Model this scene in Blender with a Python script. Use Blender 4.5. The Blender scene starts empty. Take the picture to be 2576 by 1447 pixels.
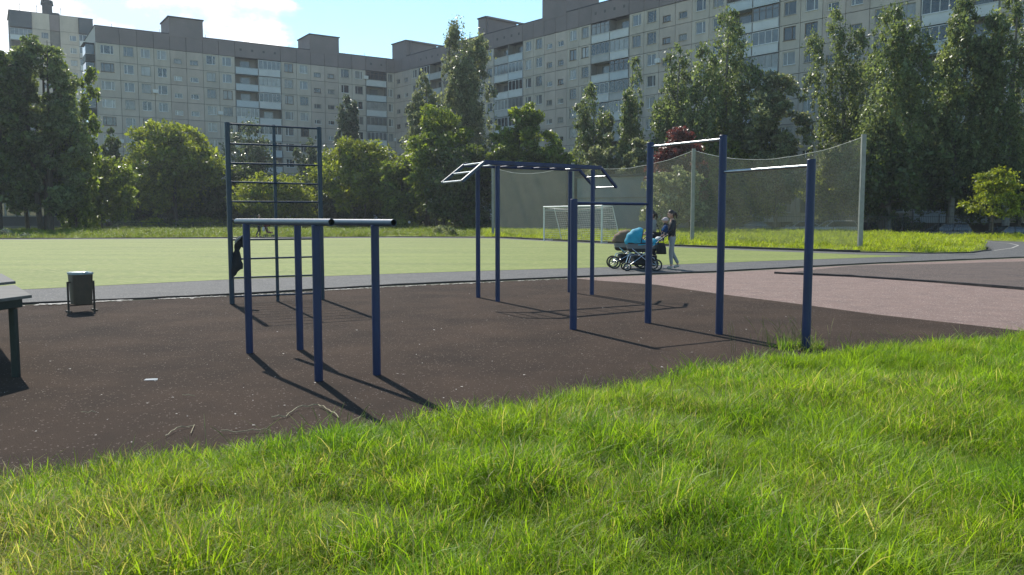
import bpy, math, random
import numpy as np
from math import sin, cos, tan, pi, radians, atan2, sqrt, hypot
from mathutils import Vector, Matrix

SC = bpy.context.scene
COL = SC.collection
random.seed(7)

# ------------------------------------------------------------------ camera
TH = radians(4.83); FPX = 2080.0; CAMH = 1.45
cam = bpy.data.objects.new('camera', bpy.data.cameras.new('camera'))
COL.objects.link(cam)
cam.location = (0, 0, CAMH)
cam.rotation_euler = (pi/2 - TH, 0, 0)
cam.data.sensor_width = 36.0
cam.data.lens = FPX/2576*36.0
cam.data.clip_start = 0.05
cam.data.clip_end = 2000
SC.camera = cam

# ------------------------------------------------------------------ sky, sun, exposure
SUN_AZ, SUN_EL = radians(-26.5), radians(43)      # azimuth from +Y towards +X
sd = Vector((sin(SUN_AZ)*cos(SUN_EL), cos(SUN_AZ)*cos(SUN_EL), sin(SUN_EL)))
world = bpy.data.worlds.new('World'); SC.world = world
world.use_nodes = True
wt = world.node_tree; wt.nodes.clear()
def wn(t, **k):
    n = wt.nodes.new(t)
    for a, b in k.items(): setattr(n, a, b)
    return n
sky = wn('ShaderNodeTexSky', sky_type='NISHITA')
sky.sun_disc = False
sky.sun_elevation = SUN_EL; sky.sun_rotation = SUN_AZ
sky.air_density = 1.0; sky.dust_density = 0.05; sky.ozone_density = 0.8
bg1 = wn('ShaderNodeBackground'); bg1.inputs['Strength'].default_value = 0.105
# slight cyan-green white balance of the phone camera
tnt = wn('ShaderNodeMix', data_type='RGBA', blend_type='MULTIPLY'); tnt.inputs[0].default_value = 1.0
tnt.inputs[7].default_value = (0.88, 1.04, 1.02, 1)
wt.links.new(sky.outputs[0], tnt.inputs[6]); wt.links.new(tnt.outputs[2], bg1.inputs[0])
tc = wn('ShaderNodeTexCoord')
mp = wn('ShaderNodeMapping'); mp.inputs['Scale'].default_value = (1, 1, 1.9)
wt.links.new(tc.outputs['Generated'], mp.inputs[0])
n1 = wn('ShaderNodeTexNoise'); n1.inputs['Scale'].default_value = 7.0
n1.inputs['Detail'].default_value = 9; n1.inputs['Roughness'].default_value = 0.52
wt.links.new(mp.outputs[0], n1.inputs[0])
n2 = wn('ShaderNodeTexNoise'); n2.inputs['Scale'].default_value = 9.0
n2.inputs['Detail'].default_value = 8; n2.inputs['Roughness'].default_value = 0.55
mp2 = wn('ShaderNodeMapping'); mp2.inputs['Location'].default_value = (3.1, 1.7, 0.35); mp2.inputs['Scale'].default_value = (1, 1, 1.6)
wt.links.new(tc.outputs['Generated'], mp2.inputs[0]); wt.links.new(mp2.outputs[0], n2.inputs[0])
# a bank of cumulus sits to the left of the view (towards the sun), thinning to clear sky on the right
dp = wn('ShaderNodeVectorMath', operation='DOT_PRODUCT')
cdir = Vector((sin(radians(-27))*cos(radians(13)), cos(radians(-27))*cos(radians(13)), sin(radians(13)))).normalized()
dp.inputs[1].default_value = cdir
wt.links.new(tc.outputs['Generated'], dp.inputs[0])
mr = wn('ShaderNodeMapRange'); mr.inputs[1].default_value = 0.955; mr.inputs[2].default_value = 0.992
mr.inputs[3].default_value = -0.16; mr.inputs[4].default_value = 0.33
wt.links.new(dp.outputs['Value'], mr.inputs[0])
ad = wn('ShaderNodeMath', operation='ADD')
wt.links.new(n1.outputs[0], ad.inputs[0]); wt.links.new(mr.outputs[0], ad.inputs[1])
cm = wn('ShaderNodeMapRange', interpolation_type='SMOOTHSTEP')
cm.inputs[1].default_value = 0.555; cm.inputs[2].default_value = 0.625
wt.links.new(ad.outputs[0], cm.inputs[0])
cr = wn('ShaderNodeValToRGB')
cr.color_ramp.elements[0].position = 0.42; cr.color_ramp.elements[0].color = (0.50, 0.66, 0.86, 1)
cr.color_ramp.elements[1].position = 0.56; cr.color_ramp.elements[1].color = (1.0, 1.0, 1.0, 1)
wt.links.new(n2.outputs[0], cr.inputs[0])
bg2 = wn('ShaderNodeBackground'); bg2.inputs['Strength'].default_value = 0.95
wt.links.new(cr.outputs[0], bg2.inputs[0])
mx = wn('ShaderNodeMixShader')
wt.links.new(cm.outputs[0], mx.inputs[0]); wt.links.new(bg1.outputs[0], mx.inputs[1]); wt.links.new(bg2.outputs[0], mx.inputs[2])
wo = wn('ShaderNodeOutputWorld'); wt.links.new(mx.outputs[0], wo.inputs[0])

sun = bpy.data.objects.new('sun', bpy.data.lights.new('sun', 'SUN'))
COL.objects.link(sun)
sun.data.energy = 3.6; sun.data.angle = radians(0.5); sun.data.color = (1.0, 0.94, 0.84)
sun.rotation_euler = sd.to_track_quat('Z', 'Y').to_euler()
sun.location = (0, 0, 60)
SC.view_settings.view_transform = 'Standard'
SC.view_settings.look = 'None'
SC.view_settings.gamma = 1.0
SC.view_settings.use_curve_mapping = False
SC.view_settings.exposure = 0.80
SC.cycles.max_bounces = 8
SC.cycles.diffuse_bounces = 4
SC.cycles.transparent_max_bounces = 16

# ------------------------------------------------------------------ picture measurements -> places
def ray(px, py):
    x = (px-1288)/FPX; y = (723.5-py)/FPX
    return x, cos(TH)+y*sin(TH), y*cos(TH)-sin(TH)
def G(px, py, z=0.0):
    a, b, c = ray(px, py); t = (z-CAMH)/c
    return Vector((a*t, b*t, z))
def AT(px, py, Y):
    a, b, c = ray(px, py); t = Y/b
    return Vector((a*t, Y, CAMH+c*t))

# ------------------------------------------------------------------ materials
MATS = {}
def mat(name, c1, c2=None, scale=5.0, rough=0.7, metal=0.0, bump=0.0, bscale=None, detail=6, lo=0.32, hi=0.68,
        spec=0.5, coords='Object', trans=0.0, stretch=None, tcol=None, island=0.0, speck=None, gen=None, orand=0.0):
    if name in MATS: return MATS[name]
    m = bpy.data.materials.new(name); m.use_nodes = True
    nt = m.node_tree; N = nt.nodes; L = nt.links
    p = N['Principled BSDF']
    p.inputs['Roughness'].default_value = rough; p.inputs['Metallic'].default_value = metal
    p.inputs['Specular IOR Level'].default_value = spec
    t = N.new('ShaderNodeTexCoord'); src = t.outputs[coords]
    if coords == 'Object' and gen: src = N.new('ShaderNodeNewGeometry').outputs['Position']
    if stretch:
        mpn = N.new('ShaderNodeMapping'); mpn.inputs['Scale'].default_value = stretch
        L.new(src, mpn.inputs[0]); src = mpn.outputs[0]
    c2 = c2 or tuple(x*0.8 for x in c1)
    nz = N.new('ShaderNodeTexNoise'); nz.inputs['Scale'].default_value = scale; nz.inputs['Detail'].default_value = detail
    nz.inputs['Roughness'].default_value = 0.6
    L.new(src, nz.inputs[0])
    r = N.new('ShaderNodeValToRGB')
    r.color_ramp.elements[0].position = lo; r.color_ramp.elements[0].color = (*c1, 1)
    r.color_ramp.elements[1].position = hi; r.color_ramp.elements[1].color = (*c2, 1)
    L.new(nz.outputs[0], r.inputs[0]); colr = r.outputs[0]
    if island:
        g = N.new('ShaderNodeNewGeometry')
        mr_ = N.new('ShaderNodeMapRange'); mr_.inputs[3].default_value = 1-island; mr_.inputs[4].default_value = 1+island
        L.new(g.outputs['Random Per Island'], mr_.inputs[0])
        hv = N.new('ShaderNodeHueSaturation'); L.new(colr, hv.inputs['Color']); L.new(mr_.outputs[0], hv.inputs['Value'])
        colr = hv.outputs[0]
    if orand:
        oi_ = N.new('ShaderNodeObjectInfo'); mo_ = N.new('ShaderNodeMapRange'); mo_.inputs[3].default_value = 1-orand; mo_.inputs[4].default_value = 1+orand
        L.new(oi_.outputs['Random'], mo_.inputs[0]); ho_ = N.new('ShaderNodeHueSaturation'); L.new(colr, ho_.inputs['Color']); L.new(mo_.outputs[0], ho_.inputs['Value']); colr = ho_.outputs[0]
    if speck:
        scol, sscale, samt = speck
        v = N.new('ShaderNodeTexVoronoi'); v.inputs['Scale'].default_value = sscale; L.new(src, v.inputs[0])
        cr2 = N.new('ShaderNodeSeparateColor'); L.new(v.outputs['Color'], cr2.inputs[0])
        gt = N.new('ShaderNodeMath'); gt.operation = 'GREATER_THAN'; gt.inputs[1].default_value = 1-samt
        L.new(cr2.outputs[0], gt.inputs[0])
        mxs = N.new('ShaderNodeMix'); mxs.data_type = 'RGBA'; L.new(gt.outputs[0], mxs.inputs[0])
        L.new(colr, mxs.inputs[6]); mxs.inputs[7].default_value = (*scol, 1); colr = mxs.outputs[2]
    L.new(colr, p.inputs['Base Color'])
    if bump:
        nb = N.new('ShaderNodeTexNoise'); nb.inputs['Scale'].default_value = bscale or scale*4; nb.inputs['Detail'].default_value = 5
        L.new(src, nb.inputs[0])
        b = N.new('ShaderNodeBump'); b.inputs['Strength'].default_value = bump; b.inputs['Distance'].default_value = 0.02
        L.new(nb.outputs[0], b.inputs['Height']); L.new(b.outputs[0], p.inputs['Normal'])
    if trans:
        tr = N.new('ShaderNodeBsdfTranslucent')
        if tcol:
            mu = N.new('ShaderNodeMix'); mu.data_type = 'RGBA'; mu.blend_type = 'MULTIPLY'; mu.inputs[0].default_value = 1
            L.new(colr, mu.inputs[6]); mu.inputs[7].default_value = (*tcol, 1); L.new(mu.outputs[2], tr.inputs[0])
        else: L.new(colr, tr.inputs[0])
        ms = N.new('ShaderNodeMixShader'); ms.inputs[0].default_value = trans
        L.new(p.outputs[0], ms.inputs[1]); L.new(tr.outputs[0], ms.inputs[2])
        L.new(ms.outputs[0], N['Material Output'].inputs[0])
    MATS[name] = m
    return m

# ------------------------------------------------------------------ mesh builder
class MB:
    def __init__(s): s.v = []; s.f = []; s.mi = []
    def quad(s, a, b, c, d, mi=0):
        n = len(s.v); s.v += [tuple(a), tuple(b), tuple(c), tuple(d)]; s.f.append((n, n+1, n+2, n+3)); s.mi.append(mi); return s
    def poly(s, pts, mi=0):
        n = len(s.v); s.v += [tuple(p) for p in pts]; s.f.append(tuple(range(n, n+len(pts)))); s.mi.append(mi); return s
    def box(s, lo, hi, mi=0, M=None):
        x0, y0, z0 = lo; x1, y1, z1 = hi
        P = [(x0,y0,z0),(x1,y0,z0),(x1,y1,z0),(x0,y1,z0),(x0,y0,z1),(x1,y0,z1),(x1,y1,z1),(x0,y1,z1)]
        if M is not None: P = [tuple(M @ Vector(p)) for p in P]
        n = len(s.v); s.v += P
        for q in ((0,3,2,1),(4,5,6,7),(0,1,5,4),(1,2,6,5),(2,3,7,6),(3,0,4,7)):
            s.f.append(tuple(n+i for i in q)); s.mi.append(mi)
        return s
    def beam(s, a, b, w, h, mi=0, up=(0,0,1), bev=0.0):
        a = Vector(a); b = Vector(b); d = (b-a); L = d.length; d.normalize()
        u = Vector(up)
        if abs(d.dot(u)) > 0.99: u = Vector((0,1,0))
        sx = d.cross(u).normalized(); uz = sx.cross(d).normalized()
        if bev:
            k = bev
            ring = [(-w/2+k,-h/2),(w/2-k,-h/2),(w/2,-h/2+k),(w/2,h/2-k),(w/2-k,h/2),(-w/2+k,h/2),(-w/2,h/2-k),(-w/2,-h/2+k)]
        else: ring = [(-w/2,-h/2),(w/2,-h/2),(w/2,h/2),(-w/2,h/2)]
        m = len(ring); n = len(s.v)
        for q in (a, b): s.v += [tuple(q+sx*x+uz*y) for x, y in ring]
        for i in range(m):
            j = (i+1) % m; s.f.append((n+i, n+j, n+m+j, n+m+i)); s.mi.append(mi)
        s.f.append(tuple(n+i for i in reversed(range(m)))); s.f.append(tuple(n+m+i for i in range(m))); s.mi += [mi, mi]
        return s
    def tube(s, pts, r, n=10, mi=0, cap=True, closed=False):
        pts = [Vector(p) for p in pts]; k = len(pts)
        rr = r if isinstance(r, (list, tuple)) else [r]*k
        base = len(s.v); prev = None
        for i, p in enumerate(pts):
            if closed: d = pts[(i+1) % k]-pts[i-1]
            else: d = pts[min(i+1, k-1)]-pts[max(i-1, 0)]
            d.normalize()
            if prev is None:
                u = Vector((0,0,1)) if abs(d.z) < 0.9 else Vector((1,0,0))
                sx = d.cross(u).normalized()
            else:
                sx = (prev - d*prev.dot(d)); sx = sx.normalized() if sx.length > 1e-6 else d.orthogonal().normalized()
            prev = sx; uy = d.cross(sx)
            for j in range(n):
                a = 2*pi*j/n
                s.v.append(tuple(p+sx*(cos(a)*rr[i])+uy*(sin(a)*rr[i])))
        for i in range(k if closed else k-1):
            i2 = (i+1) % k
            for j in range(n):
                j2 = (j+1) % n
                s.f.append((base+i*n+j, base+i*n+j2, base+i2*n+j2, base+i2*n+j)); s.mi.append(mi)
        if cap and not closed:
            s.f.append(tuple(base+j for j in reversed(range(n)))); s.mi.append(mi)
            s.f.append(tuple(base+(k-1)*n+j for j in range(n))); s.mi.append(mi)
        return s
    def loft(s, rings, mi=0, cap=True, closed=True):
        base = len(s.v); n = len(rings[0])
        for r in rings: s.v += [tuple(p) for p in r]
        for i in range(len(rings)-1):
            for j in range(n if closed else n-1):
                j2 = (j+1) % n
                s.f.append((base+i*n+j, base+i*n+j2, base+(i+1)*n+j2, base+(i+1)*n+j)); s.mi.append(mi)
        if cap:
            s.f.append(tuple(base+j for j in reversed(range(n)))); s.mi.append(mi)
            s.f.append(tuple(base+(len(rings)-1)*n+j for j in range(n))); s.mi.append(mi)
        return s
    def ell(s, c, r, nu=14, nv=9, mi=0, M=None, fn=None):
        base = len(s.v)
        for i in range(nv+1):
            t = pi*i/nv
            for j in range(nu):
                a = 2*pi*j/nu
                p = Vector((r[0]*sin(t)*cos(a), r[1]*sin(t)*sin(a), r[2]*cos(t)))
                if fn: p = fn(p)
                if M is not None: p = M @ p
                s.v.append(tuple(p+Vector(c)))
        for i in range(nv):
            for j in range(nu):
                j2 = (j+1) % nu
                s.f.append((base+i*nu+j, base+(i+1)*nu+j, base+(i+1)*nu+j2, base+i*nu+j2)); s.mi.append(mi)
        return s
    def mesh(s, name, mats, smooth=False):
        me = bpy.data.meshes.new(name); me.from_pydata(s.v, [], s.f)
        ms = mats if isinstance(mats, (list, tuple)) else [mats]
        for m in ms: me.materials.append(m)
        if any(s.mi): me.polygons.foreach_set('material_index', s.mi)
        if smooth:
            me.polygons.foreach_set('use_smooth', [True]*len(me.polygons))
            try: me.set_sharp_from_angle(angle=radians(40))
            except Exception: pass
        me.update(); return me
    def build(s, name, mats, parent=None, smooth=False, loc=None):
        return link(name, s.mesh(name, mats, smooth), parent, loc)

def link(name, me, parent=None, loc=None):
    o = bpy.data.objects.new(name, me); COL.objects.link(o)
    if parent is not None: o.parent = parent
    if loc is not None: o.location = loc
    return o
def tag(o, label=None, cat=None, group=None, kind=None):
    if label: o['label'] = label
    if cat: o['category'] = cat
    if group: o['group'] = group
    if kind: o['kind'] = kind
    return o
def thing(name, label, cat, loc=(0,0,0), rz=0.0, group=None):
    o = bpy.data.objects.new(name, None); COL.objects.link(o)
    o.empty_display_size = 0.2
    o.location = loc; o.rotation_euler = (0, 0, rz)
    return tag(o, label, cat, group)
def copy_tree(o, parent=None):
    c = o.copy(); COL.objects.link(c)
    if parent is not None: c.parent = parent
    for ch in list(o.children): copy_tree(ch, c)
    return c
def flat(pts, z):
    return [(p[0], p[1], z) for p in pts]
def sheet(name, pts, z, m, kind='structure', res=None):
    o = MB().poly(flat(pts, z)).build(name, m); o['kind'] = kind
    return o

# ------------------------------------------------------------------ palette
M_dirt = mat('soil', (.055,.06,.03), (.075,.085,.035), 0.6, 0.95, gen=1)
M_rubber = mat('rubber_crumb', (.074,.049,.035), (.041,.029,.022), 0.8, 0.95, bump=1.0, bscale=110, spec=.12,
               speck=((.21,.165,.14), 95, .018), gen=1, detail=12)
M_pink = mat('pink_rubber', (.27,.185,.155), (.20,.14,.12), 2.2, 0.92, bump=1.0, bscale=90, spec=.3,
             speck=((.42,.34,.30), 60, .06), gen=1, detail=12)
M_worn = mat('worn_rubber', (.12,.088,.074), (.085,.066,.058), 1.2, 0.92, bump=.8, bscale=80, spec=.3,
             speck=((.26,.2,.17), 55, .05), gen=1, detail=12)
M_asphalt = mat('asphalt', (.105,.104,.102), (.078,.078,.078), 1.6, 0.85, bump=.7, bscale=80, spec=.35,
                speck=((.22,.21,.2), 50, .06), gen=1, detail=10)
M_turf = mat('artificial_turf', (.185,.228,.044), (.125,.16,.032), 0.5, 0.85, bump=.7, bscale=45, spec=.35, gen=1, detail=12,
             speck=((.26,.27,.085), 30, .18), stretch=(.25,1.2,1))
M_kerb = mat('kerb_rubber', (.045,.036,.033), (.03,.026,.025), 6, 0.9, bump=.4, bscale=30, gen=1)
M_chip = mat('pale_chips', (.55,.51,.45), (.42,.38,.34), 6, .9, gen=1, island=.2)
M_verge = mat('verge_soil', (.14,.18,.02), (.18,.205,.03), 1.2, .95, bump=.6, bscale=20, gen=1)
M_path = mat('pale_path', (.42,.40,.37), (.35,.33,.3), 2, .9, gen=1)
M_navy = mat('navy_paint', (.010,.024,.10), (.007,.014,.055), 4, .5, bump=.15, bscale=50, spec=.5, gen=1, detail=12, stretch=(1,1,.4))
M_teal = mat('dark_teal_paint', (.013,.032,.062), (.01,.026,.048), 9, .42, bump=.05, bscale=60, gen=1)
M_greyblue = mat('grey_blue_paint', (.05,.085,.13), (.035,.065,.105), 9, .45, bump=.08, bscale=60, gen=1)
M_steel = mat('polished_steel', (.42,.43,.44), (.30,.31,.32), 12, .38, metal=1, gen=1)
M_brown = mat('brown_bin_paint', (.075,.052,.034), (.05,.037,.026), 8, .55, bump=.1, bscale=40, gen=1)
M_rust = mat('rusty_frame_paint', (.05,.03,.022), (.03,.022,.018), 15, .7, gen=1)
M_bag = mat('bin_liner', (.55,.62,.64), (.3,.42,.46), 12, .25, trans=.3)
M_wood = mat('weathered_board', (.16,.155,.145), (.115,.112,.105), 3, .8, spec=.2, stretch=(.4,6,6), bump=.1, bscale=20)
M_tframe = mat('dark_green_paint', (.022,.032,.028), (.016,.022,.02), 8, .6, gen=1)
M_panel = mat('concrete_panel', (.52,.46,.39), (.41,.365,.31), 0.7, .9, bump=.2, bscale=6, detail=12, gen=1, orand=.07, stretch=(1,1,.45))
M_panel2 = mat('pinkish_concrete_panel', (.52,.44,.375), (.41,.35,.30), 0.7, .9, bump=.2, bscale=6, detail=12, gen=1, orand=.07, stretch=(1,1,.45))
M_attic = mat('dark_attic_panel', (.225,.185,.18), (.185,.155,.152), 0.4, .9, bump=.2, bscale=5, detail=10, gen=1, orand=.05)
M_end = mat('pale_end_wall', (.46,.44,.41), (.38,.365,.34), .4, .9, gen=1)
M_core = mat('building_core', (.10,.095,.09), None, 1, .95)
M_roof = mat('roof_tar', (.06,.06,.065), None, 1, .9)
M_fwhite = mat('white_frame', (.68,.68,.66), (.58,.58,.56), 3, .5)
M_fgrey = mat('aged_frame', (.36,.35,.33), (.28,.27,.25), 3, .6)
M_fbrown = mat('brown_frame', (.14,.10,.075), (.11,.08,.06), 3, .6)
def glass(name, c, r=.08):
    return mat(name, c, tuple(x*.6 for x in c), 1.3, r, spec=.9, gen=1, orand=.3)
M_g = [glass('dark_pane', (.035,.04,.045)), glass('grey_pane', (.12,.13,.135)), glass('curtained_pane', (.30,.30,.285), .18), glass('blind_pane', (.19,.185,.17), .15)]
M_para = [mat('white_parapet', (.62,.63,.62), (.54,.55,.55), 1, .8, gen=1), mat('pale_blue_parapet', (.52,.57,.60), (.45,.5,.53), 1, .8, gen=1),
          mat('grey_parapet', (.46,.46,.45), (.38,.38,.37), 1, .8, gen=1)]
M_logg = mat('loggia_wall', (.22,.205,.185), (.17,.16,.145), .6, .9, gen=1)
M_bark = mat('bark', (.10,.08,.06), (.055,.045,.035), 6, .95, bump=.5, bscale=20, stretch=(1,1,.3))
M_birch = mat('birch_bark', (.15,.145,.13), (.10,.09,.08), 2.2, .9, lo=.5, hi=.62, stretch=(1,1,3))
def leafmat(name, c1, c2, tr=.4, tcol=(1.5,1.45,.7), sc=.5):
    return mat(name, c1, c2, sc, .42, trans=tr, tcol=tcol, island=.5, spec=.5, detail=3, gen=1)
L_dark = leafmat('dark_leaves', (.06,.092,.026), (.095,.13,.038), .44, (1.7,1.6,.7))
L_mid = leafmat('green_leaves', (.115,.168,.027), (.165,.215,.038), .52, (1.7,1.6,.65))
L_yel = leafmat('yellow_green_leaves', (.14,.18,.026), (.19,.23,.036), .52, (1.7,1.6,.65))
L_lime = leafmat('lime_leaves', (.17,.215,.022), (.22,.26,.03), .55, (1.6,1.5,.6))
L_grey = leafmat('grey_green_leaves', (.165,.19,.10), (.22,.24,.135), .46, (1.5,1.5,.95))
L_birch = leafmat('birch_leaves', (.115,.158,.066), (.165,.208,.095), .48, (1.6,1.55,.8))
L_red = leafmat('purple_leaves', (.105,.040,.036), (.14,.06,.05), .4, (1.5,.9,.8))
L_con = leafmat('pale_needles', (.09,.12,.065), (.12,.15,.08), .38, (1.3,1.3,.8))
M_postc = mat('concrete_post', (.30,.30,.275), (.22,.22,.2), 3, .85, gen=1)
M_white = mat('white_goal_paint', (.66,.67,.65), (.55,.56,.54), 6, .45, gen=1)
M_string = mat('net_string', (.50,.50,.47), None, 6, .8)
M_lowb = mat('rendered_wall', (.21,.185,.15), (.16,.145,.12), .8, .9, gen=1)
M_slate = mat('slate_grey_wall', (.23,.245,.26), (.19,.205,.22), .8, .9, gen=1)
M_fence = mat('dark_fence_paint', (.03,.032,.032), None, 6, .6)
M_black = mat('black_cloth', (.012,.012,.014), (.02,.02,.022), 14, .85, bump=.3, bscale=30)
M_tyre = mat('black_rubber_tyre', (.014,.014,.014), None, 10, .8)
M_chrome = mat('chrome', (.7,.7,.7), None, 10, .15, metal=1)
M_skin = mat('skin', (.48,.29,.21), (.42,.25,.18), 20, .55, spec=.4)
M_hair = mat('dark_hair', (.022,.013,.009), (.035,.02,.014), 40, .5, stretch=(1,1,.2))
M_eye = mat('eye', (.02,.015,.012), None, 10, .2)
M_lip = mat('lip', (.36,.12,.10), None, 10, .5)
M_jean = mat('pale_grey_jeans', (.30,.31,.32), (.22,.235,.25), 10, .9, bump=.3, bscale=50)
M_darkpant = mat('dark_trousers', (.022,.022,.026), (.032,.032,.036), 10, .9, bump=.3, bscale=50)
M_jacket = mat('black_jacket', (.014,.014,.018), (.022,.022,.028), 10, .75, bump=.3, bscale=40)
M_greytop = mat('grey_top', (.26,.26,.25), (.2,.2,.19), 10, .9, bump=.3, bscale=40)
M_whitetop = mat('white_blouse', (.62,.62,.60), (.52,.52,.5), 10, .85, bump=.3, bscale=40)
M_shoe = mat('pale_shoe', (.45,.43,.40), None, 10, .7)
M_bshoe = mat('dark_shoe', (.02,.02,.02), None, 10, .6)
M_bluecoat = mat('blue_baby_coat', (.035,.13,.30), (.02,.04,.12), 16, .75, lo=.42, hi=.5)
M_cap = mat('pale_cap', (.50,.42,.42), (.42,.33,.34), 10, .85)
M_turq = mat('turquoise_fabric', (.025,.36,.50), (.02,.26,.38), 6, .7, bump=.3, bscale=20, trans=.15)
M_taupe = mat('taupe_fabric', (.20,.135,.085), (.15,.10,.065), 6, .85, bump=.3, bscale=20, trans=.1)
M_tgrey = mat('grey_carrycot_fabric', (.27,.25,.225), (.2,.185,.17), 8, .85)
M_dbrown = mat('dark_brown_trim', (.035,.025,.02), None, 8, .8)
M_blackp = mat('black_plastic', (.015,.015,.016), None, 8, .45)
M_straw = mat('straw', (.42,.36,.22), (.34,.28,.16), 6, .8)
M_paper = mat('paper', (.72,.71,.68), None, 6, .9)

# ================================================================== GROUND
def ground_z(x, y):
    # the parking lane at the right lies a little below the pitch
    def ss(a, c, t): t = min(1, max(0, (t-a)/(c-a))); return t*t*(3-2*t)
    return -0.016-ss(55, 60, y+.25*max(0,18-x)*0)*ss(12, 17, x)*(.28+.32*ss(26, 35, x))*(1-ss(110,140,y))
gxs = [-300,-200,-80,-40,-20,0]+[10+1.5*k for k in range(24)]+[50,60,90,200,300]
gys = [-150,-100,-20,0,20,40,50,54]+[55+k for k in range(7)]+[65,75,90,110,120,130,140,200,300,420]
b = MB(); b.loft([[(x, y, ground_z(x, y)) for x in gxs] for y in gys], cap=False, closed=False); go_ = b.build('ground', M_dirt, None, True); go_['kind'] = 'structure'

# track / asphalt along the near touchline and round the right-hand goal end
asph = [G(-300,790), G(0,767), G(580,741), G(1000,716), G(1440,697), G(1800,683), G(2200,662), G(2576,647), G(2900,632),
        G(3100,608), G(2720,606), G(2576,606), G(2440,601.5), G(2300,598.5), G(1900,596), G(1300,594.5), G(1000,592), G(-300,598)]
sheet('running_track', asph, -0.012, M_asphalt)
# artificial turf pitch
field = [G(-420,752), G(0,730), G(300,715.5), G(600,701), G(1200,681), G(1540,671), G(1900,657), G(2300,643.5),
         G(2160,640), G(1850,628.5), G(1640,619), G(1440,609.5), G(1240,600), G(1000,598.5), G(-300,604)]
sheet('pitch', field, -0.008, M_turf)
# rubber play surface (reaches under the grass bank)
rub = [G(-500,797), G(0,770), G(580,744), G(1000,719), G(1440,700), G(1500,705), G(1650,716), G(1810,739), G(2000,763), G(2200,790), G(2400,812),
       G(2576,832), (9.5,9.9), (9.5,2), (-7,2)]
sheet('rubber_ground', rub, -0.004, M_rubber)
pink = [G(1440,699.4), G(1800,685.4), G(2200,664.4), G(2576,649.4), G(2900,634.2), G(2900,700), (22,12), (9.5,9.9),
        G(2576,832), G(2400,812), G(2200,790), G(2000,763), G(1810,739), G(1650,716), G(1500,705)]
sheet('pink_ground', pink, -0.0055, M_pink)
worn = [G(1950,688.5), G(2140,696), G(2360,711), G(2576,729), G(2800,751), G(2900,690), G(2576,657.5), G(2350,664), G(2150,668)]
sheet('worn_ground', worn, -0.001, M_worn)

def strip(name, pts, w, h, m, z0=0.0, kind='structure'):
    b = MB(); P = [Vector((p[0], p[1], 0)) for p in pts]
    for side in (0,):
        rings = []
        for i, p in enumerate(P):
            d = (P[min(i+1, len(P)-1)]-P[max(i-1, 0)]).normalized(); nrm = Vector((-d.y, d.x, 0))*w/2
            jz = h*random.uniform(.75, 1.15)
            rings.append([p-nrm+Vector((0,0,z0-.05)), p+nrm+Vector((0,0,z0-.05)), p+nrm*.85+Vector((0,0,z0+jz)), p-nrm*.85+Vector((0,0,z0+jz))])
        b.loft(rings)
    o = b.build(name, m); o['kind'] = kind
    return o
def dense(pts, step):
    out = []
    for a, b in zip(pts[:-1], pts[1:]):
        a = Vector((a[0],a[1],0)); b = Vector((b[0],b[1],0)); n = max(1, int((b-a).length/step))
        out += [a.lerp(b, i/n) for i in range(n)]
    out.append(Vector((pts[-1][0],pts[-1][1],0)))
    return out
def jit(pts, a):
    return [p+Vector((random.uniform(-a,a), random.uniform(-a,a), 0)) for p in pts]
kl = [G(-300,788.5), G(0,766.5), G(580,741), G(1000,716), G(1440,697), G(1800,683), G(2200,662), G(2576,647), G(2900,632)]
strip('kerb', jit(dense(kl, .35), .012), .07, .022, M_kerb)
strip('kerb', jit(dense([G(1950,688), G(2140,696), G(2360,711), G(2576,729), G(2800,752)], .3), .015), .10, .05, M_kerb)
strip('kerb', jit(dense([G(1240,597.5), G(1440,607), G(1640,616.5), G(1850,624.5), G(2160,634.5)], .5), .02), .20, .09, M_kerb)
strip('kerb', jit(dense([G(2160,634.5), G(2330,637.5), G(2440,636), G(2490,629.5), G(2482,622)], .4), .03), .12, .035, M_kerb)
strip('kerb', jit(dense([G(-300,601.5), G(400,599.2), G(1000,596.2), G(1240,597.5)], 1.0), .02), .3, .05, M_kerb)
# pale chips lying along the kerb
b = MB(); rr = random.Random(3)
def chips(x0, y0, x1, y1, n, s, spread):
    for i in range(n):
        t = rr.random(); g = G(x0+(x1-x0)*t, y0+(y1-y0)*t)
        c = g+Vector((rr.gauss(0, spread), -.07-abs(rr.gauss(0, spread*1.6)), .003+rr.random()*.006)); k = rr.randint(4, 6); a0 = rr.random()*6
        sx = s*rr.uniform(.6, 1.7)
        b.poly([c+Vector((cos(a0+2*pi*q/k)*sx*rr.uniform(.6,1.2), sin(a0+2*pi*q/k)*sx*.6*rr.uniform(.6,1.2), rr.uniform(0,.006))) for q in range(k)])
chips(115,765,250,758.5,170,.045,.05); chips(255,757.5,330,754,70,.04,.04); chips(400,752,575,744,120,.03,.05); chips(0,772,60,769,70,.04,.04)
chips(810,730.5,1000,720.5,150,.03,.04); chips(1000,720.5,1260,708.5,170,.03,.05); chips(600,743,800,733,60,.03,.06); chips(1300,706,1500,699,50,.03,.06)
tag(b.build('stone_chips', M_chip), kind='stuff')
# tiny litter and pale crumbs over the play surface
b = MB()
for i in range(230):
    px = rr.uniform(0, 2300); py = rr.uniform(735, 1120)
    if px > 1500 and rr.random() < .3: py = rr.uniform(690, 800)
    g = G(px, py); s = rr.choice((.005,.006,.008,.008,.013)); a0 = rr.random()*6
    c = Vector((g.x, g.y, .006))
    b.poly([c+Vector((cos(a0+2*pi*q/5)*s*rr.uniform(.6,1.3), sin(a0+2*pi*q/5)*s*rr.uniform(.5,1.2), rr.uniform(0,.006))) for q in range(5)])
tag(b.build('crumb_litter', M_chip), kind='stuff')

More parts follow.
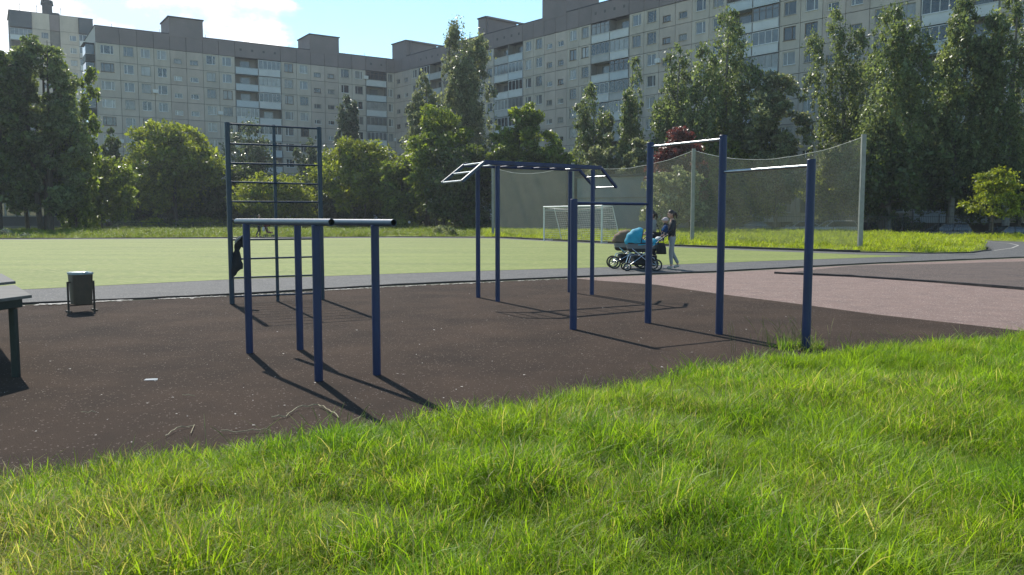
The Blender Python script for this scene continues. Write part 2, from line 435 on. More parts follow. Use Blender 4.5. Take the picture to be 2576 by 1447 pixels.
# ---- verge (grass mound behind the right goal line and beyond the pitch)
verge_r = [G(1240,596), G(1440,605.5), G(1640,615), G(1850,623), G(2160,633), G(2330,636), G(2440,634.5), G(2487,628), G(2470,620), G(2380,612), G(2290,607)]
vfar = [G(2290,596.5), G(2100,592.5), G(1900,588), G(1500,580), G(1240,576)]
def vrows(near, far, n=12, hmax=.45):
    rows = []
    for i in range(n+1):
        t = i/n; row = []
        for a, c in zip(near, far):
            p = Vector((a[0],a[1],0)).lerp(Vector((c[0],c[1],0)), t)
            z = hmax*(1-math.exp(-5*t))*(0.8+.2*sin(p.x*.9)*cos(p.y*.5)) + random.uniform(-.03,.03)*t
            row.append((p.x, p.y, z))
        rows.append(row)
    return rows
def grid_obj(name, rows, m, kind='structure'):
    b = MB(); b.loft(rows, cap=False, closed=False); o = b.build(name, m, smooth=True); o['kind'] = kind; return o
def resample(pts, n):
    P = [Vector((p[0],p[1],0)) for p in pts]; d = [0]
    for a, c in zip(P[:-1], P[1:]): d.append(d[-1]+(c-a).length)
    out = []
    for i in range(n):
        s = d[-1]*i/(n-1); k = max(j for j in range(len(d)) if d[j] <= s+1e-9); k = min(k, len(P)-2)
        out.append(P[k].lerp(P[k+1], (s-d[k])/max(1e-9, d[k+1]-d[k])))
    return out
nearR = resample([G(1215,595), G(1440,605.5), G(1640,615), G(1850,623), G(2160,633), G(2330,636), G(2440,634.5), G(2480,629)], 50)
farR = resample([G(1215,579), G(1500,581), G(1900,584), G(2100,590), G(2300,600), G(2420,611), G(2470,620)], 50)
vergeR = grid_obj('grass_verge', vrows(nearR, farR, 14, .30), M_verge)
nearL = resample([G(-400,601), G(0,600), G(500,597.5), G(1000,594.5), G(1240,595)], 50)
farL = resample([G(-400,584), G(0,582), G(500,573), G(1000,571), G(1240,574)], 50)
vergeL = grid_obj('grass_verge', vrows(nearL, farL, 10, .15), M_verge)
# grass beyond the curved track on the far right
nearF = resample([G(2300,599), G(2440,603.5), G(2576,608.5), G(2900,613)], 30)
farF = resample([G(2300,597), G(2440,599), G(2576,600), G(2900,600)], 30)
vergeF = grid_obj('grass_verge', vrows(nearF, farF, 6, .2), M_verge)
# white line on the bend
b = MB(); wl = resample([G(2440,604), G(2540,612), G(2562,617), G(2545,624), G(2500,630)], 40)
for a, c in zip(wl[:-1], wl[1:]):
    d = (c-a).normalized(); nn = Vector((-d.y,d.x,0))*.04
    b.quad(Vector((*(a-nn).xy,-.0065)), Vector((*(c-nn).xy,-.0065)), Vector((*(c+nn).xy,-.0065)), Vector((*(a+nn).xy,-.0065)))
tag(b.build('track_marking', M_path), kind='structure')
# pale path beyond the left verge
sheet('path', [G(150,580.5), G(480,577), G(480,574), G(150,577)], .16, M_path)

# ---- foreground grass bank
EDGE_D = [(-500,1235),(0,1205),(150,1186),(300,1168),(450,1140),(600,1117),(750,1097),(900,1078),(1000,1068),(1150,1045),(1300,1022),(1400,1005),
          (1550,973),(1700,945),(1850,920),(1950,902),(2030,893),(2150,884),(2300,872),(2450,856),(2576,845),(2900,815),(3300,790)]
EP = [G(x, y, 0.07) for x, y in EDGE_D]
EX = [p.x for p in EP]; EY = [p.y for p in EP]
def edge_y(x): return float(np.interp(x, EX, EY)) + .05*sin(x*5.1)+.035*sin(x*11.7+1)
def bank_z(x, y):
    e = edge_y(x)-y
    if e < 0: return -.02
    return .10*(1-math.exp(-e/.7)) + .045*sin(x*1.7+y*.9)*sin(y*1.3-x*.5)*min(1, e) + .02*sin(x*4.3+2)*sin(y*4.9)*min(1, e)
rows = []
xs = np.linspace(-6.0, 14.0, 150)
for i in range(71):
    t = i/70; row = []
    for x in xs:
        e = edge_y(x); y = -2.5 + (e+2.5)*t
        row.append((x, y, bank_z(x, y) if t < 1 else -.02))
    rows.append(row)
M_bank = mat('bank_soil', (.05,.075,.014), (.075,.085,.022), 1.5, .95, gen=1)
bank = grid_obj('grass_bank', rows, M_bank)

# ---- grass blades (scattered clumps)
def grass_mat(name, c1, c2, dry, tr, dryamt=.45):
    m = bpy.data.materials.new(name); m.use_nodes = True; nt = m.node_tree; N = nt.nodes; L = nt.links
    p = N['Principled BSDF']; p.inputs['Roughness'].default_value = .5; p.inputs['Specular IOR Level'].default_value = .22
    geo = N.new('ShaderNodeNewGeometry'); oi = N.new('ShaderNodeObjectInfo')
    nz = N.new('ShaderNodeTexNoise'); nz.inputs['Scale'].default_value = .9; nz.inputs['Detail'].default_value = 4; L.new(geo.outputs['Position'], nz.inputs[0])
    r1 = N.new('ShaderNodeValToRGB'); r1.color_ramp.elements[0].position = .35; r1.color_ramp.elements[1].position = .65
    r1.color_ramp.elements[0].color = (*c1,1); r1.color_ramp.elements[1].color = (*c2,1); L.new(nz.outputs[0], r1.inputs[0])
    # dry straw blades come in patches, mixed blade by blade
    nz2 = N.new('ShaderNodeTexNoise'); nz2.inputs['Scale'].default_value = .55; nz2.inputs['Detail'].default_value = 3
    mpn = N.new('ShaderNodeMapping'); mpn.inputs['Location'].default_value = (4.2,7.7,0); L.new(geo.outputs['Position'], mpn.inputs[0]); L.new(mpn.outputs[0], nz2.inputs[0])
    ma = N.new('ShaderNodeMapRange'); ma.inputs[1].default_value = .38; ma.inputs[2].default_value = .75; ma.inputs[3].default_value = .02; ma.inputs[4].default_value = dryamt
    L.new(nz2.outputs[0], ma.inputs[0])
    ds = N.new('ShaderNodeVectorMath'); ds.operation = 'DISTANCE'; L.new(geo.outputs['Position'], ds.inputs[0]); ds.inputs[1].default_value = (-2.0,3.1,0)
    md = N.new('ShaderNodeMapRange'); md.inputs[1].default_value = .3; md.inputs[2].default_value = 1.9; md.inputs[3].default_value = .42; md.inputs[4].default_value = 0
    L.new(ds.outputs['Value'], md.inputs[0]); ad_ = N.new('ShaderNodeMath'); ad_.operation = 'ADD'; L.new(ma.outputs[0], ad_.inputs[0]); L.new(md.outputs[0], ad_.inputs[1])
    lt = N.new('ShaderNodeMath'); lt.operation = 'LESS_THAN'; L.new(geo.outputs['Random Per Island'], lt.inputs[0]); L.new(ad_.outputs[0], lt.inputs[1])
    mxn = N.new('ShaderNodeMix'); mxn.data_type = 'RGBA'; L.new(lt.outputs[0], mxn.inputs[0]); L.new(r1.outputs[0], mxn.inputs[6]); mxn.inputs[7].default_value = (*dry,1)
    hs = N.new('ShaderNodeHueSaturation'); L.new(mxn.outputs[2], hs.inputs['Color'])
    mr1 = N.new('ShaderNodeMapRange'); mr1.inputs[3].default_value = .62; mr1.inputs[4].default_value = 1.35; L.new(oi.outputs['Random'], mr1.inputs[0])
    L.new(mr1.outputs[0], hs.inputs['Value'])
    L.new(hs.outputs[0], p.inputs['Base Color'])
    t = N.new('ShaderNodeBsdfTranslucent'); mu = N.new('ShaderNodeMix'); mu.data_type = 'RGBA'; mu.blend_type = 'MULTIPLY'; mu.inputs[0].default_value = 1
    L.new(hs.outputs[0], mu.inputs[6]); mu.inputs[7].default_value = (1.5,1.55,.7,1); L.new(mu.outputs[2], t.inputs[0])
    ms = N.new('ShaderNodeMixShader'); ms.inputs[0].default_value = tr; L.new(p.outputs[0], ms.inputs[1]); L.new(t.outputs[0], ms.inputs[2])
    L.new(ms.outputs[0], N['Material Output'].inputs[0]); return m
M_grass = grass_mat('grass_blades', (.17,.285,.018), (.26,.36,.025), (.40,.35,.15), .5, .36)
M_grassv = grass_mat('verge_blades', (.26,.32,.02), (.30,.345,.026), (.38,.34,.12), .5, .25)
def clump_mesh(rng, n, h0, h1, rad, w):
    V = []; F = []
    for i in range(n):
        a = rng.uniform(0, 2*pi); r = rad*sqrt(rng.random()); x, y = r*cos(a), r*sin(a)
        h = rng.uniform(h0, h1); lean = rng.uniform(.15, 1.35)*h; la = rng.uniform(0, 2*pi); ww = w*rng.uniform(.6, 1.3)
        sx, sy = -sin(la)*ww/2, cos(la)*ww/2
        n0 = len(V); ks = (0, .4, .75)
        for k in ks:
            ox = cos(la)*lean*k**2; oy = sin(la)*lean*k**2; z = h*k*(1-.3*k*(lean/h)); q = 1-.35*k
            V += [(x+ox-sx*q, y+oy-sy*q, z), (x+ox+sx*q, y+oy+sy*q, z)]
        V.append((x+cos(la)*lean, y+sin(la)*lean, h*(1-.3*lean/h)))
        F += [(n0,n0+1,n0+3,n0+2),(n0+2,n0+3,n0+5,n0+4),(n0+4,n0+5,n0+6)]
    return V, F
def clump_coll(name, params, m):
    c = bpy.data.collections.new(name)
    for i, pr in enumerate(params):
        V, F = clump_mesh(random.Random(50+i), *pr)
        me = bpy.data.meshes.new('grass_tuft'); me.from_pydata(V, [], F); me.materials.append(m)
        me.polygons.foreach_set('use_smooth', [True]*len(me.polygons))
        c.objects.link(bpy.data.objects.new('grass_tuft', me))
    return c
def scatter(name, base_me, coll, density, smin, smax, seed, tilt=.25, nscale=None):
    o = bpy.data.objects.new(name, base_me); COL.objects.link(o); o['kind'] = 'stuff'
    ng = bpy.data.node_groups.new(name, 'GeometryNodeTree')
    ng.interface.new_socket('Geometry', in_out='INPUT', socket_type='NodeSocketGeometry')
    ng.interface.new_socket('Geometry', in_out='OUTPUT', socket_type='NodeSocketGeometry')
    N = ng.nodes; L = ng.links
    gi = N.new('NodeGroupInput'); go = N.new('NodeGroupOutput')
    dpn = N.new('GeometryNodeDistributePointsOnFaces'); dpn.inputs['Density'].default_value = density; dpn.inputs['Seed'].default_value = seed
    ip = N.new('GeometryNodeInstanceOnPoints'); ci = N.new('GeometryNodeCollectionInfo')
    ci.inputs['Collection'].default_value = coll; ci.inputs['Separate Children'].default_value = True; ci.inputs['Reset Children'].default_value = True
    ip.inputs['Pick Instance'].default_value = True
    rv = N.new('FunctionNodeRandomValue'); rv.data_type = 'FLOAT_VECTOR'; rv.inputs['Min'].default_value = (-tilt,-tilt,0); rv.inputs['Max'].default_value = (tilt,tilt,6.283)
    rs = N.new('FunctionNodeRandomValue'); rs.data_type = 'FLOAT'; rs.inputs[2].default_value = smin; rs.inputs[3].default_value = smax; rs.inputs['Seed'].default_value = 5
    if nscale:
        ps = N.new('GeometryNodeInputPosition'); nz = N.new('ShaderNodeTexNoise'); nz.inputs['Scale'].default_value = nscale; nz.inputs['Detail'].default_value = 2
        L.new(ps.outputs[0], nz.inputs['Vector'])
        mrn = N.new('ShaderNodeMapRange'); mrn.inputs[1].default_value = .3; mrn.inputs[2].default_value = .7; mrn.inputs[3].default_value = .45; mrn.inputs[4].default_value = 1.45
        L.new(nz.outputs[0], mrn.inputs[0])
        mm = N.new('ShaderNodeMath'); mm.operation = 'MULTIPLY'; L.new(rs.outputs[1], mm.inputs[0]); L.new(mrn.outputs[0], mm.inputs[1]); sv = mm.outputs[0]
    else: sv = rs.outputs[1]
    L.new(gi.outputs[0], dpn.inputs['Mesh']); L.new(dpn.outputs['Points'], ip.inputs['Points']); L.new(ci.outputs[0], ip.inputs['Instance'])
    L.new(rv.outputs[0], ip.inputs['Rotation']); L.new(sv, ip.inputs['Scale']); L.new(ip.outputs[0], go.inputs[0])
    mo = o.modifiers.new('scatter', 'NODES'); mo.node_group = ng
    return o
near_c = clump_coll('near_tufts', [(46,.05,.14,.12,.0034),(40,.06,.18,.12,.0040),(50,.04,.11,.14,.0032),(34,.08,.21,.08,.0044),(46,.03,.13,.14,.0034),(16,.02,.07,.10,.014)], M_grass)
# only the part of the bank near the camera's view needs blades
vis = []
for i in range(71):
    t = i/70; row = []
    for x in np.linspace(-4.6, 9.5, 110):
        e = edge_y(x)+.06*random.random(); y0 = max(.9, abs(x)*1.15-.8 if x > 0 else abs(x)*1.15-.6); y0 = min(y0, e-.05)
        y = y0+(e-y0)*t; row.append((x, y, bank_z(x, y)-.005))
    vis.append(row)
bm_ = MB(); bm_.loft(vis, cap=False, closed=False)
scatter('grass', bm_.mesh('grass_points', M_grass), near_c, 480, .6, 1.15, 3, .4, 1.2)
M_grassl = grass_mat('rough_verge_blades', (.13,.18,.02), (.17,.205,.028), (.26,.23,.10), .45, .35)
left_c = clump_coll('left_verge_tufts', [(16,.08,.26,.18,.018),(14,.10,.42,.16,.02),(18,.06,.20,.2,.018)], M_grassl)
far_c = clump_coll('verge_tufts', [(16,.10,.30,.18,.02),(14,.12,.38,.16,.022),(18,.08,.24,.2,.02)], M_grassv)
scatter('grass', vergeR.data.copy(), far_c, 16, .6, 1.1, 4, .2, .5)
scatter('grass', vergeL.data.copy(), left_c, 8, .6, 1.3, 5, .2, .3)
scatter('grass', vergeF.data.copy(), far_c, 8, .6, 1.2, 6, .2, .3)
# taller stalks along the bank edge and round the right-hand pole
b = MB(); rs_ = random.Random(11)
def stalk(x, y, h, lean, la):
    z0 = max(0, bank_z(x, y)); pts = [(x+cos(la)*lean*(k/5)**2, y+sin(la)*lean*(k/5)**2, z0+h*(k/5)*(1-.12*(k/5))) for k in range(6)]
    b.tube(pts, [.0018,.0017,.0015,.0014,.0026,.0008], 4)
for i in range(300):
    x = rs_.uniform(-3.6, 8.5); e = edge_y(x); y = e-abs(rs_.gauss(0, .35))-.02 if rs_.random() < .6 else rs_.uniform(max(2, abs(x)*1.2), e)
    h = rs_.uniform(.12, .30); stalk(x, y, h, h*rs_.uniform(.1, .8), rs_.uniform(0, 6.28))
pole4 = G(2027, 873)
for i in range(46):
    a = rs_.uniform(0, 6.28); r = abs(rs_.gauss(0, .22)); h = rs_.uniform(.18, .42)
    stalk(pole4.x-.12+cos(a)*r*1.6, pole4.y-.05+sin(a)*r, h, h*rs_.uniform(.1, .7), rs_.uniform(0, 6.28))
for px, py in ((1845,890),(1850,885),(1840,895)):
    g = G(px, py); stalk(g.x, g.y, .38, .06, 2.5)
tag(b.build('grass_stalks', mat('stalk_straw', (.22,.24,.07), (.30,.27,.11), 4, .7, trans=.3, gen=1)), kind='stuff')
# grass tufts round the foot of the pole and along the edge
pm = []
tb = MB(); tb.poly([(pole4.x-.42, pole4.y-.22, 0), (pole4.x+.3, pole4.y-.2, 0), (pole4.x+.22, pole4.y+.14, 0), (pole4.x-.3, pole4.y+.14, 0)])
scatter('grass', tb.mesh('tuft_points', M_grass), near_c, 90, .8, 1.35, 9, .3)

# ================================================================== EXERCISE EQUIPMENT
def local(root, p): return Vector(p)-Vector(root.location)
def pole(b, p, h, r, mi=0, n=16):
    b.tube([(p.x,p.y,-.05),(p.x,p.y,h-.006)], r, n, mi); b.tube([(p.x,p.y,h-.006),(p.x,p.y,h)], [r,r*.9], n, mi)

# --- parallel bars
A, B_, C_, D_ = G(628,887), G(755,879), G(802,957), G(948,942)
def rel(p, o): return Vector((p.x-o.x, p.y-o.y, p.z))
o = (A+B_+C_+D_)/4; pb = thing('parallel_bars', 'low blue parallel bars on four posts with two light topped horizontal tubes', 'parallel bars', (o.x,o.y,0))
for p in (A,B_,C_,D_):
    b = MB(); pole(b, rel(p,o), 1.385, .038); b.build('post', M_navy, pb, True)
def bar(parent, name, a, c, r, m, over0, over1, z):
    a = a.copy(); c = c.copy(); d = (c-a); d.z = 0; d.normalize()
    p0 = a-d*over0; p1 = c+d*over1; p0.z = p1.z = z
    # an open tube end: dark inside
    b = MB(); b.tube([p0,p1], r, 18, cap=False)
    for q, s in ((p0,1),(p1,-1)):
        b.tube([q, q+d*s*.06], r*.86, 18, mi=1, cap=False); 
        ring = []
        n0 = len(b.v); up = Vector((0,0,1)); sx = d.cross(up).normalized()
        for j in range(18):
            a_ = 2*pi*j/18; v = sx*cos(a_)+up*sin(a_); b.v.append(tuple(q+v*r)); b.v.append(tuple(q+v*r*.86))
        for j in range(18):
            k = (j+1)%18; b.f.append((n0+2*j,n0+2*k,n0+2*k+1,n0+2*j+1)); b.mi.append(0)
        qq = q+d*s*.055
        b.poly([qq+(sx*cos(2*pi*j/18)+up*sin(2*pi*j/18))*r*.86 for j in range(18)], 1)
    return b.build(name, [m, M_blackp], parent, True)
e1 = rel(G(628,887),o); e2 = rel(C_,o)
bar(pb, 'bar', rel(A,o), rel(C_,o), .031, M_greyblue, .32, .34, 1.41)
bar(pb, 'bar', rel(B_,o), rel(D_,o), .031, M_greyblue, .95, .36, 1.405)
# --- wall bars
w0, w1, w2 = G(584,764), G(699,758), G(811,753)
o = w1; wb = thing('wall_bars', 'tall dark teal climbing frame of ten rungs and three posts', 'wall bars', (o.x,o.y,0))
for p, r in ((w0,.042),(w1,.028),(w2,.042)):
    b = MB(); pole(b, rel(p,o), 3.03, r); b.build('post', M_teal, wb, True)
d = (w2-w0).normalized()
for i in range(10):
    b = MB(); z = .115+.321*i; s = random.uniform(-.006,.006)
    a = rel(w0,o); c = rel(w2,o); b.tube([(a.x,a.y-.0,z+s),(c.x,c.y,z-s)], .0165, 10); b.build('rung', M_teal, wb, True)
# --- overhead ladder
P = [G(1203,748), G(1252,758), G(1433,735), G(1489,741)]
o = sum(P, Vector())/4; ol = thing('overhead_ladder', 'navy overhead ladder with sloping ends on four posts', 'monkey bars', (o.x,o.y,0))
for p in P:
    b = MB(); pole(b, rel(p,o), 2.34, .041); b.build('post', M_navy, ol, True)
zr = 2.385
def railends(a, c, o0, o1):
    d = (c-a).normalized(); return a-d*o0, c+d*o1, d
ends = []
for a, c in ((rel(P[0],o), rel(P[2],o)), (rel(P[1],o), rel(P[3],o))):
    p0, p1, d = railends(a, c, .28, .2); p0.z = p1.z = zr
    b = MB(); b.beam(p0, p1, .06, .075, bev=.008); b.build('rail', M_navy, ol)
    l0 = p0-d*.44; l0.z = zr-.33; r1 = p1+d*.40; r1.z = zr-.36
    ends.append((p0, p1, l0, r1, d))
(f0,f1,fl,fr,_), (n0_,n1_,nl,nr,_) = ends
for i in range(1, 7):
    t = i/7; b = MB(); b.tube([f0.lerp(f1,t)-Vector((0,0,.015)), n0_.lerp(n1_,t)-Vector((0,0,.015))], .014, 10); b.build('rung', M_steel if i in (1,6) else M_navy, ol, True)
for (f, g, n, q, m1, nm) in ((f0,fl,n0_,nl,M_greyblue,'l'), (f1,fr,n1_,nr,M_navy,'r')):
    for a, c in ((f,g),(n,q)):
        b = MB(); b.beam(a, c, .05, .05, bev=.007); b.build('sloping_rail', m1, ol)
    for t in ((.02,.5,.97) if nm == 'l' else (.42,.97)):
        b = MB(); b.tube([f.lerp(g,t), n.lerp(q,t)], .016, 10); b.build('rung', M_steel, ol, True)
# --- pull-up bars
Q = [G(1442,828), G(1630,812), G(1809,840), G(2027,880)]
HT = [1.69, 2.47, 2.46, 2.08]
o = Q[1]; pu = thing('pull_up_bars', 'navy pull-up station with three bars at stepped heights', 'pull-up bars', (o.x,o.y,0))
for p, h in zip(Q, HT):
    b = MB(); pole(b, rel(p,o), h, .047); b.build('post', M_navy, pu, True)
for (i, j, z, m, r, lab) in ((0,1,1.635,M_navy,.019,'low navy painted bar'), (1,2,2.41,M_steel,.018,'high bare steel bar'), (2,3,2.01,M_steel,.018,'mid height bare steel bar')):
    a = rel(Q[i],o); c = rel(Q[j],o); a.z = c.z = z; b = MB(); b.tube([a,c], r, 14); q = b.build('bar', m, pu, True); q['label'] = lab
# --- litter bin
l, r_ = G(173,786), G(238,781)
o = (l+r_)/2; ux = (r_-l).normalized()
bn = thing('litter_bin', 'dark brown litter bin hung in a rusty frame beside the table', 'litter bin', (o.x,o.y,0), atan2(ux.y,ux.x))
hw = (r_-l).length/2
for s in (-1,1):
    b = MB(); b.beam((s*hw,0,-.03),(s*hw,0,.47), .022, .03); b.beam((s*hw,-.11,.012),(s*hw,.11,.012), .024, .024)
    b.beam((s*hw,0,.46),(s*(hw-.05),0,.46), .02, .02); b.build('frame_upright', M_rust, bn)
b = MB(); b.beam((-hw,0.0,.10),(hw,0.0,.10), .014, .018); b.build('frame_crossbar', M_rust, bn)
def rsq(w, d, z, k=.05, n=5):
    pts = []
    for cx, cy, a0 in ((w-k,d-k,0),(-w+k,d-k,pi/2),(-w+k,-d+k,pi),(w-k,-d+k,3*pi/2)):
        for i in range(n):
            a = a0+pi/2*i/(n-1); pts.append((cx+k*cos(a), cy+k*sin(a), z))
    return pts
b = MB(); b.loft([rsq(.132,.122,.12), rsq(.15,.14,.60), rsq(.142,.132,.60), rsq(.12,.11,.2)], cap=True); b.build('bin_body', M_brown, bn, True)
b = MB(); rg = random.Random(4)
def wob(pts, a): return [(x*(1+rg.uniform(-a,a)), y*(1+rg.uniform(-a,a)), z+rg.uniform(-.006,.006)) for x, y, z in pts]
b.loft([rsq(.154,.144,.578), rsq(.157,.147,.59), wob(rsq(.155,.145,.612),.03), rsq(.13,.12,.6), rsq(.11,.10,.42)], cap=False); b.build('bin_liner', M_bag, bn, True)
# --- board table at the left edge
lt = G(41,947); tz = .735
o = Vector((lt.x, lt.y, 0)); tb_ = thing('board_table', 'grey weathered board table on a dark post at left edge', 'table', (o.x,o.y,0))
c0 = G(80,742,tz); ed = (G(36,716,tz)-c0); ed.z = 0; ed.normalize()        # right-hand end runs away from the corner
al = Vector((-ed.y, ed.x, 0)); al = al if al.x < 0 else -al
al = (G(0,752,tz)-c0); al.z = 0; al.normalize()
w_ = (G(36,716,tz)-c0).length*.98
def plank(name, s0, s1, e0, z):
    p = rel(c0,o)+ed*s0+al*e0; b = MB(); q = ed*(s1-s0); L = al*(2.2-e0)
    P0 = [p, p+q, p+q+L, p+L]; b.loft([[Vector((v.x,v.y,z-.028)) for v in P0], [Vector((v.x,v.y,z-.004)) for v in P0], [Vector((v.x,v.y,z)) for v in [P0[0]+(q.normalized()+al)*.004, P0[1]+(al-q.normalized())*.004, P0[2], P0[3]]]])
    return b.build(name, M_wood, tb_)
plank('board', 0, w_, 0, tz)
plank('board', w_+.03, 2*w_+.10, -.02, tz+.035)
plank('board', 2*w_+.13, 3*w_+.2, .0, tz+.035)
b = MB(); b.beam((0,0,-.03),(0-.0,0,tz-.11), .058, .058, bev=.006); b.build('leg', M_tframe, tb_)
far = ed*(2.3*w_); b = MB(); b.beam((far.x,far.y,-.03),(far.x,far.y,tz-.08), .058, .058, bev=.006); b.build('leg', M_tframe, tb_)
q = al*1.7
for f in (Vector(), far):
    b = MB(); b.beam((q.x+f.x,q.y+f.y,-.03),(q.x+f.x,q.y+f.y,tz-.08), .058, .058, bev=.006); b.build('leg', M_tframe, tb_)
for f, dz in ((Vector(), 0), (far, .03)):
    s_ = f-al*.085; e_ = f+al*1.95; b = MB(); b.beam((s_.x,s_.y,tz-.068+dz),(e_.x,e_.y,tz-.068+dz), .06, .075, bev=.006); b.build('bearer', M_tframe, tb_)
# --- jacket hung on the wall bars
jz = .98
hk = w0+(w2-w0).normalized()*.135
jk = thing('hanging_jacket', 'black jacket knotted over a rung of the climbing frame', 'jacket', (hk.x,hk.y-.03,0), atan2((w2-w0).y,(w2-w0).x))
rgj = random.Random(8)
b = MB(); rings = []
prof = [(1.135,.03,.02,.05),(1.115,.075,.055,.05),(1.06,.105,.07,.03),(1.0,.10,.065,.0),(.94,.075,.055,-.03),(.90,.06,.045,-.035),(.86,.085,.055,-.04),(.76,.115,.06,-.055),(.66,.135,.065,-.06),(.58,.14,.06,-.065),(.53,.12,.05,-.075)]
for i, (z, rx, ry, cx) in enumerate(prof):
    ring_ = []
    for j in range(18):
        a = 2*pi*j/18; k = 1+.18*sin(3*a+i*.9)+.1*sin(7*a+i*1.7)+rgj.uniform(-.05,.05)
        hz = (0 if i < len(prof)-1 else (.11*cos(a-.3)+rgj.uniform(-.035,.035)))
        ring_.append((cx*.6+rx*.64*k*cos(a), ry*k*sin(a), z+hz+rgj.uniform(-.008,.008)))
    rings.append(ring_)
b.loft(rings); b.build('jacket_body', M_black, jk, True)
b = MB(); b.tube([(.03,-.05,1.10),(.06,-.08,1.13),(.085,-.07,1.08),(.075,-.06,1.0),(.06,-.05,.95)], [.03,.035,.035,.03,.02], 10); b.build('sleeve', M_black, jk, True)
b = MB(); b.tube([(-.06,-.05,1.03),(-.03,-.07,1.08),(.03,-.07,1.12),(.07,-.06,1.15)], [.015,.022,.02,.012], 8); b.build('lining', M_greytop, jk, True)
# --- dry stems and paper on the rubber
def stem(pts, r, lab, br=None):
    g = [G(*p) for p in pts]; o = g[0]; t = MB()
    P_ = []
    for a, c in zip(g[:-1], g[1:]):
        for k in range(4): P_.append(a.lerp(c, k/4)-o+Vector((0,0,.006+.02*random.random())))
    P_.append(g[-1]-o+Vector((0,0,.006)))
    t.tube(P_, r*.62, 6)
    if br:
        h = [G(*p)-o+Vector((0,0,.012)) for p in br]; t.tube(h, r*.5, 5)
    ob = t.build('dry_stem', M_straw, None, True, (o.x,o.y,0)); return tag(ob, lab, 'dry stem', 'dry stems lying on the rubber')
stem([(683,1056),(720,1050),(747,1030),(800,1023),(828,1035),(852,1053)], .006, 'long bent straw stem arching below the parallel bars')
stem([(416,1101),(445,1082),(490,1072)], .005, 'forked straw stem left of the bent one', [(489,1073),(480,1094)])
stem([(556,1091),(620,1089),(682,1086)], .005, 'straight pale straw stem along the grass edge')
stem([(440,1126),(472,1128)], .005, 'short thick straw piece near the grass edge')
stem([(458,1001),(490,998)], .004, 'small straw piece midway on the dark rubber')
stem([(204,1045),(240,1039)], .004, 'short straw piece at left of the dark rubber')
g = G(380,957); b = MB(); b.loft([[( -.06,-.012,.002),(.06,-.008,.003),(.055,.012,.012),(-.05,.01,.008)],[(-.06,-.012,.004),(.06,-.008,.006),(.055,.012,.016),(-.05,.01,.012)]])
tag(b.build('paper_scrap', M_paper, None, False, (g.x,g.y,0)), 'white paper scrap lying alone on the dark rubber', 'paper scrap')

# ================================================================== BUILDINGS
CACHE = {}
def cached(key, fn):
    if key not in CACHE: CACHE[key] = fn()
    return CACHE[key]
STO = 2.68; ROOF = 30.2; BAND = 27.75; ROW0 = 26.85
def panel_mesh(w, h, win, m):
    """a facade panel w x h, front at y=0, with a recessed window opening win=(x0,x1,z0,z1) or None"""
    def mk():
        b = MB(); g = .03; x0, x1, z0, z1 = g, w-g, g, h-g; D = .2
        if win:
            a, c, e, f = win
            b.quad((x0,0,z0),(x1,0,z0),(c,0,e),(a,0,e)); b.quad((x1,0,z0),(x1,0,z1),(c,0,f),(c,0,e))
            b.quad((x1,0,z1),(x0,0,z1),(a,0,f),(c,0,f)); b.quad((x0,0,z1),(x0,0,z0),(a,0,e),(a,0,f))
            b.quad((a,0,e),(c,0,e),(c,D,e),(a,D,e)); b.quad((c,0,e),(c,0,f),(c,D,f),(c,D,e))
            b.quad((c,0,f),(a,0,f),(a,D,f),(c,D,f)); b.quad((a,0,f),(a,0,e),(a,D,e),(a,D,f))
        else: b.quad((x0,0,z0),(x1,0,z0),(x1,0,z1),(x0,0,z1))
        b.quad((x0,0,z0),(x0,0,z1),(x0,D,z1),(x0,D,z0)); b.quad((x1,0,z1),(x1,0,z0),(x1,D,z0),(x1,D,z1))
        b.quad((x0,0,z1),(x1,0,z1),(x1,D,z1),(x0,D,z1)); b.quad((x1,0,z0),(x0,0,z0),(x0,D,z0),(x1,D,z0))
        return b.mesh('wall_panel', m)
    return cached(('pm', round(w,2), round(h,2), win and tuple(round(t,2) for t in win), m.name), mk)
def frame_mesh(w, h, split, m):
    def mk():
        b = MB(); t = .075
        b.box((0,0,0),(w,.06,t)); b.box((0,0,h-t),(w,.06,h)); b.box((0,0,t),(t,.06,h-t)); b.box((w-t,0,t),(w,.06,h-t))
        for s in split: b.box((w*s-t*.6,-.005,t),(w*s+t*.6,.055,h-t))
        b.box((-.05,-.19,-.05),(w+.05,.0,-.015))       # sill
        return b.mesh('window', m)
    return cached(('fm', round(w,2), round(h,2), split, m.name), mk)
def pane_mesh(w, h, m):
    return cached(('pn', round(w,2), round(h,2), m.name), lambda: MB().box((.03,0,.03),(w-.03,.012,h-.03)).mesh('pane', m))
def rbw(v, n=2): return round(v, n)
def add_window(root, x, z, w, h, rng, small=False):
    fm = rng.choices([M_fwhite, M_fgrey, M_fbrown], [.55,.33,.12])[0]
    sp = rng.choice([(.32,),(.35,),(.68,)]) if not small else (.3,)
    if not small and rng.random() < .25: sp = (.5,)
    if w > 1.6: sp = (.25,.75)
    f = link('window', frame_mesh(w, h, sp, fm), root, (x, .10, z))
    gm = rng.choices(M_g, [.38,.27,.22,.13])[0]
    link('pane', pane_mesh(w, h, gm), f, (0, .03, 0))
    if not small and rng.random() < .05:
        link('air_conditioner', cached('ac', lambda: MB().box((0,-.34,0),(.8,-.06,.55)).box((.1,-.06,.05),(.16,.0,.5)).box((.64,-.06,.05),(.7,.0,.5)).box((.14,-.352,.09),(.5,-.341,.46)).mesh('air_conditioner', M_fwhite)), root, (x+w+.12, 0, z+.1))
